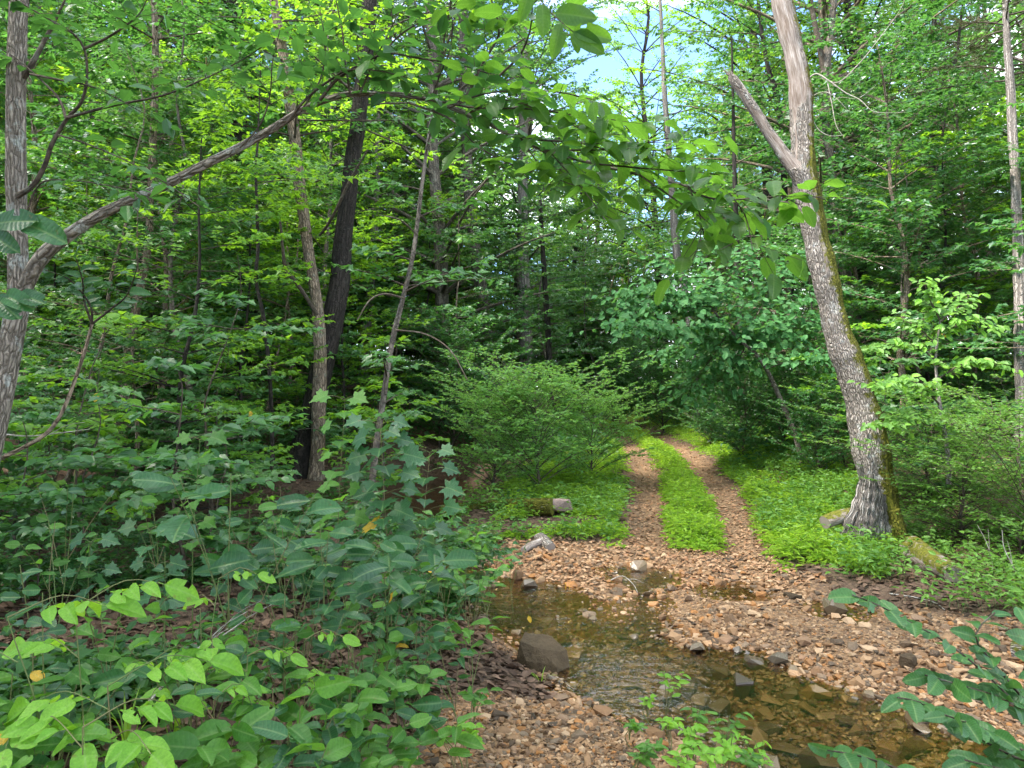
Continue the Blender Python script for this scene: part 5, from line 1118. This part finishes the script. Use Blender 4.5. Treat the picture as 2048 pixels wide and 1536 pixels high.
# big round leaves hanging in from the left edge
cb = at(-120, 900, 1.9); base = np.array([cb[0], cb[1], hz(cb[0], cb[1])]); t = thing('round_leaved_shrub', 'shrub with a few big round blurred leaves at the left edge', 'shrub', base)
stem_obj(t, base, [base - [0, 0, .03], at(-140, 800, 1.9), at(-90, 600, 1.9), at(-30, 465, 1.9), at(30, 440, 1.9), at(60, 448, 1.9)], .007, .002, 'twig', 'branch'); stem_obj(t, base, [at(-90, 600, 1.9), at(-20, 590, 1.9), at(20, 592, 1.9)], .004, .002, 'twig', 'branch')
for bx, by, tx, ty in [(-10,448,58,432),(50,448,114,468),(-20,470,22,492),(10,592,52,606),(-10,596,30,630),(40,590,80,600)]:
    A, B = at(bx, by, 1.9), at(tx, ty, 1.86); l = np.linalg.norm(B - A); put_leaf(t, base, A, B - A, np.array([0, -.6, .8]), l, l * 1.0, 'round', 'lf_teal')
# bent bare stem at the left
cb = at(-70, 960, 4.0); base = np.array([cb[0], cb[1], hz(cb[0], cb[1])]); t = thing('bent_sapling', 'bare brown sapling stem bending up from the left edge', 'sapling', base)
stem_obj(t, base, [base - [0, 0, .05], at(-60, 950, 4), at(0, 918, 4), at(60, 888, 4), at(100, 860, 4), at(126, 820, 4), at(150, 760, 4), at(170, 700, 4), at(184, 648, 4)], .016, .009, 'bark_mid', 'trunk', 8)
for pts in ([(184,648),(222,618),(250,595),(265,565),(275,530)], [(184,648),(168,600),(165,560),(150,510)], [(184,648),(180,610),(140,560),(90,540)]):
    path = [at(px, py, 4.0 - .1 * i) for i, (px, py) in enumerate(pts)]; bo = stem_obj(t, base, path, .007, .002, 'twig', 'branch'); spray(bo, base, path, 9, .085, .9, 'ovate', 'lf_teal', .3, .2, .3)
# a few yellowed leaves that have dropped on plants and stones
for px, py, y, sz in [(195,786,5.5,.07),(502,822,6.5,.06),(1130,1166,6.0,.06),(1138,1170,6.0,.05),(1057,1232,5.3,.05),(780,1180,3.2,.06)]:
    p = at(px, py, y); o = obj('yellow_leaf', lmesh('ovate', 'lf_yellow', px), None, p); o.scale = (sz, sz, sz); o.rotation_euler = (R(60), R(70), R(px))
    tag(o, {195: 'yellow leaf caught in the left undergrowth', 502: 'small yellow leaf left of the brown ridged trunk', 1130: 'yellow leaf over the far water edge', 1138: 'yellow leaf paired with another above the far water edge', 1057: 'yellow leaf above the water beyond the boulder', 780: 'yellow leaf under the big fan of blue-green leaves'}[px], 'leaf')

# ------------------------------------------------------------------ fallen sticks and bare twigs
def stick(label, pts, y0, y1, r0, mat='twig_pale', name='fallen_branch'):
    path = np.array([at(px, py, y0 + (y1 - y0) * i / (len(pts) - 1)) for i, (px, py) in enumerate(pts)])
    for p in path: p[2] = max(p[2], hz(p[0], p[1]) + .01)
    b = np.array([path[0][0], path[0][1], hz(path[0][0], path[0][1])]); t = thing(name, label, 'branch', b); stem_obj(t, b, path, r0, r0 * .35, mat, 'stick', 6)
    q = spline(path, .05); i = len(q) // 2; d = nrm(q[min(i + 1, len(q) - 1)] - q[i]); stem_obj(t, b, [q[i], q[i] + d * .08 + np.array([.02, 0, .05]), q[i] + d * .16 + np.array([.05, .02, .06])], r0 * .45, r0 * .2, mat, 'twig', 5)
stick('dead grey stick slanting up through the bright seedlings at bottom left', [(285,1420),(350,1345),(420,1290),(490,1240)], 2.5, 2.9, .006)
stick('thin dead stick beside the slanting grey one among the seedlings', [(300,1400),(380,1310),(460,1255),(560,1200)], 2.6, 3.1, .004)
stick('broken pale stick lying on the far gravel by the small pool', [(1222,1160),(1245,1152),(1266,1168),(1275,1185)], 7.2, 6.9, .007)
stick('long thin dead stem across the left slope above the seedlings', [(0,868),(60,872),(120,866),(180,858)], 5.0, 5.2, .006)
stick('pale bare twig arching over the right bank at the edge of view', [(2075,1215),(2050,1175),(2025,1130),(2008,1095),(2004,1060)], 6.6, 6.7, .008)
stick('second bare twig on the right bank leaning over the rotten log', [(1960,1200),(1985,1140),(1975,1090),(1955,1050)], 7.2, 7.3, .006)
stick('dark fallen branch on the gravel where the right rut begins', [(1420,1128),(1450,1122),(1490,1126),(1530,1120)], 8.0, 8.2, .010, 'twig')
stick('weathered stick half on the gravel before the rotten log', [(1780,1205),(1830,1222),(1870,1240),(1890,1262)], 6.6, 6.0, .008)
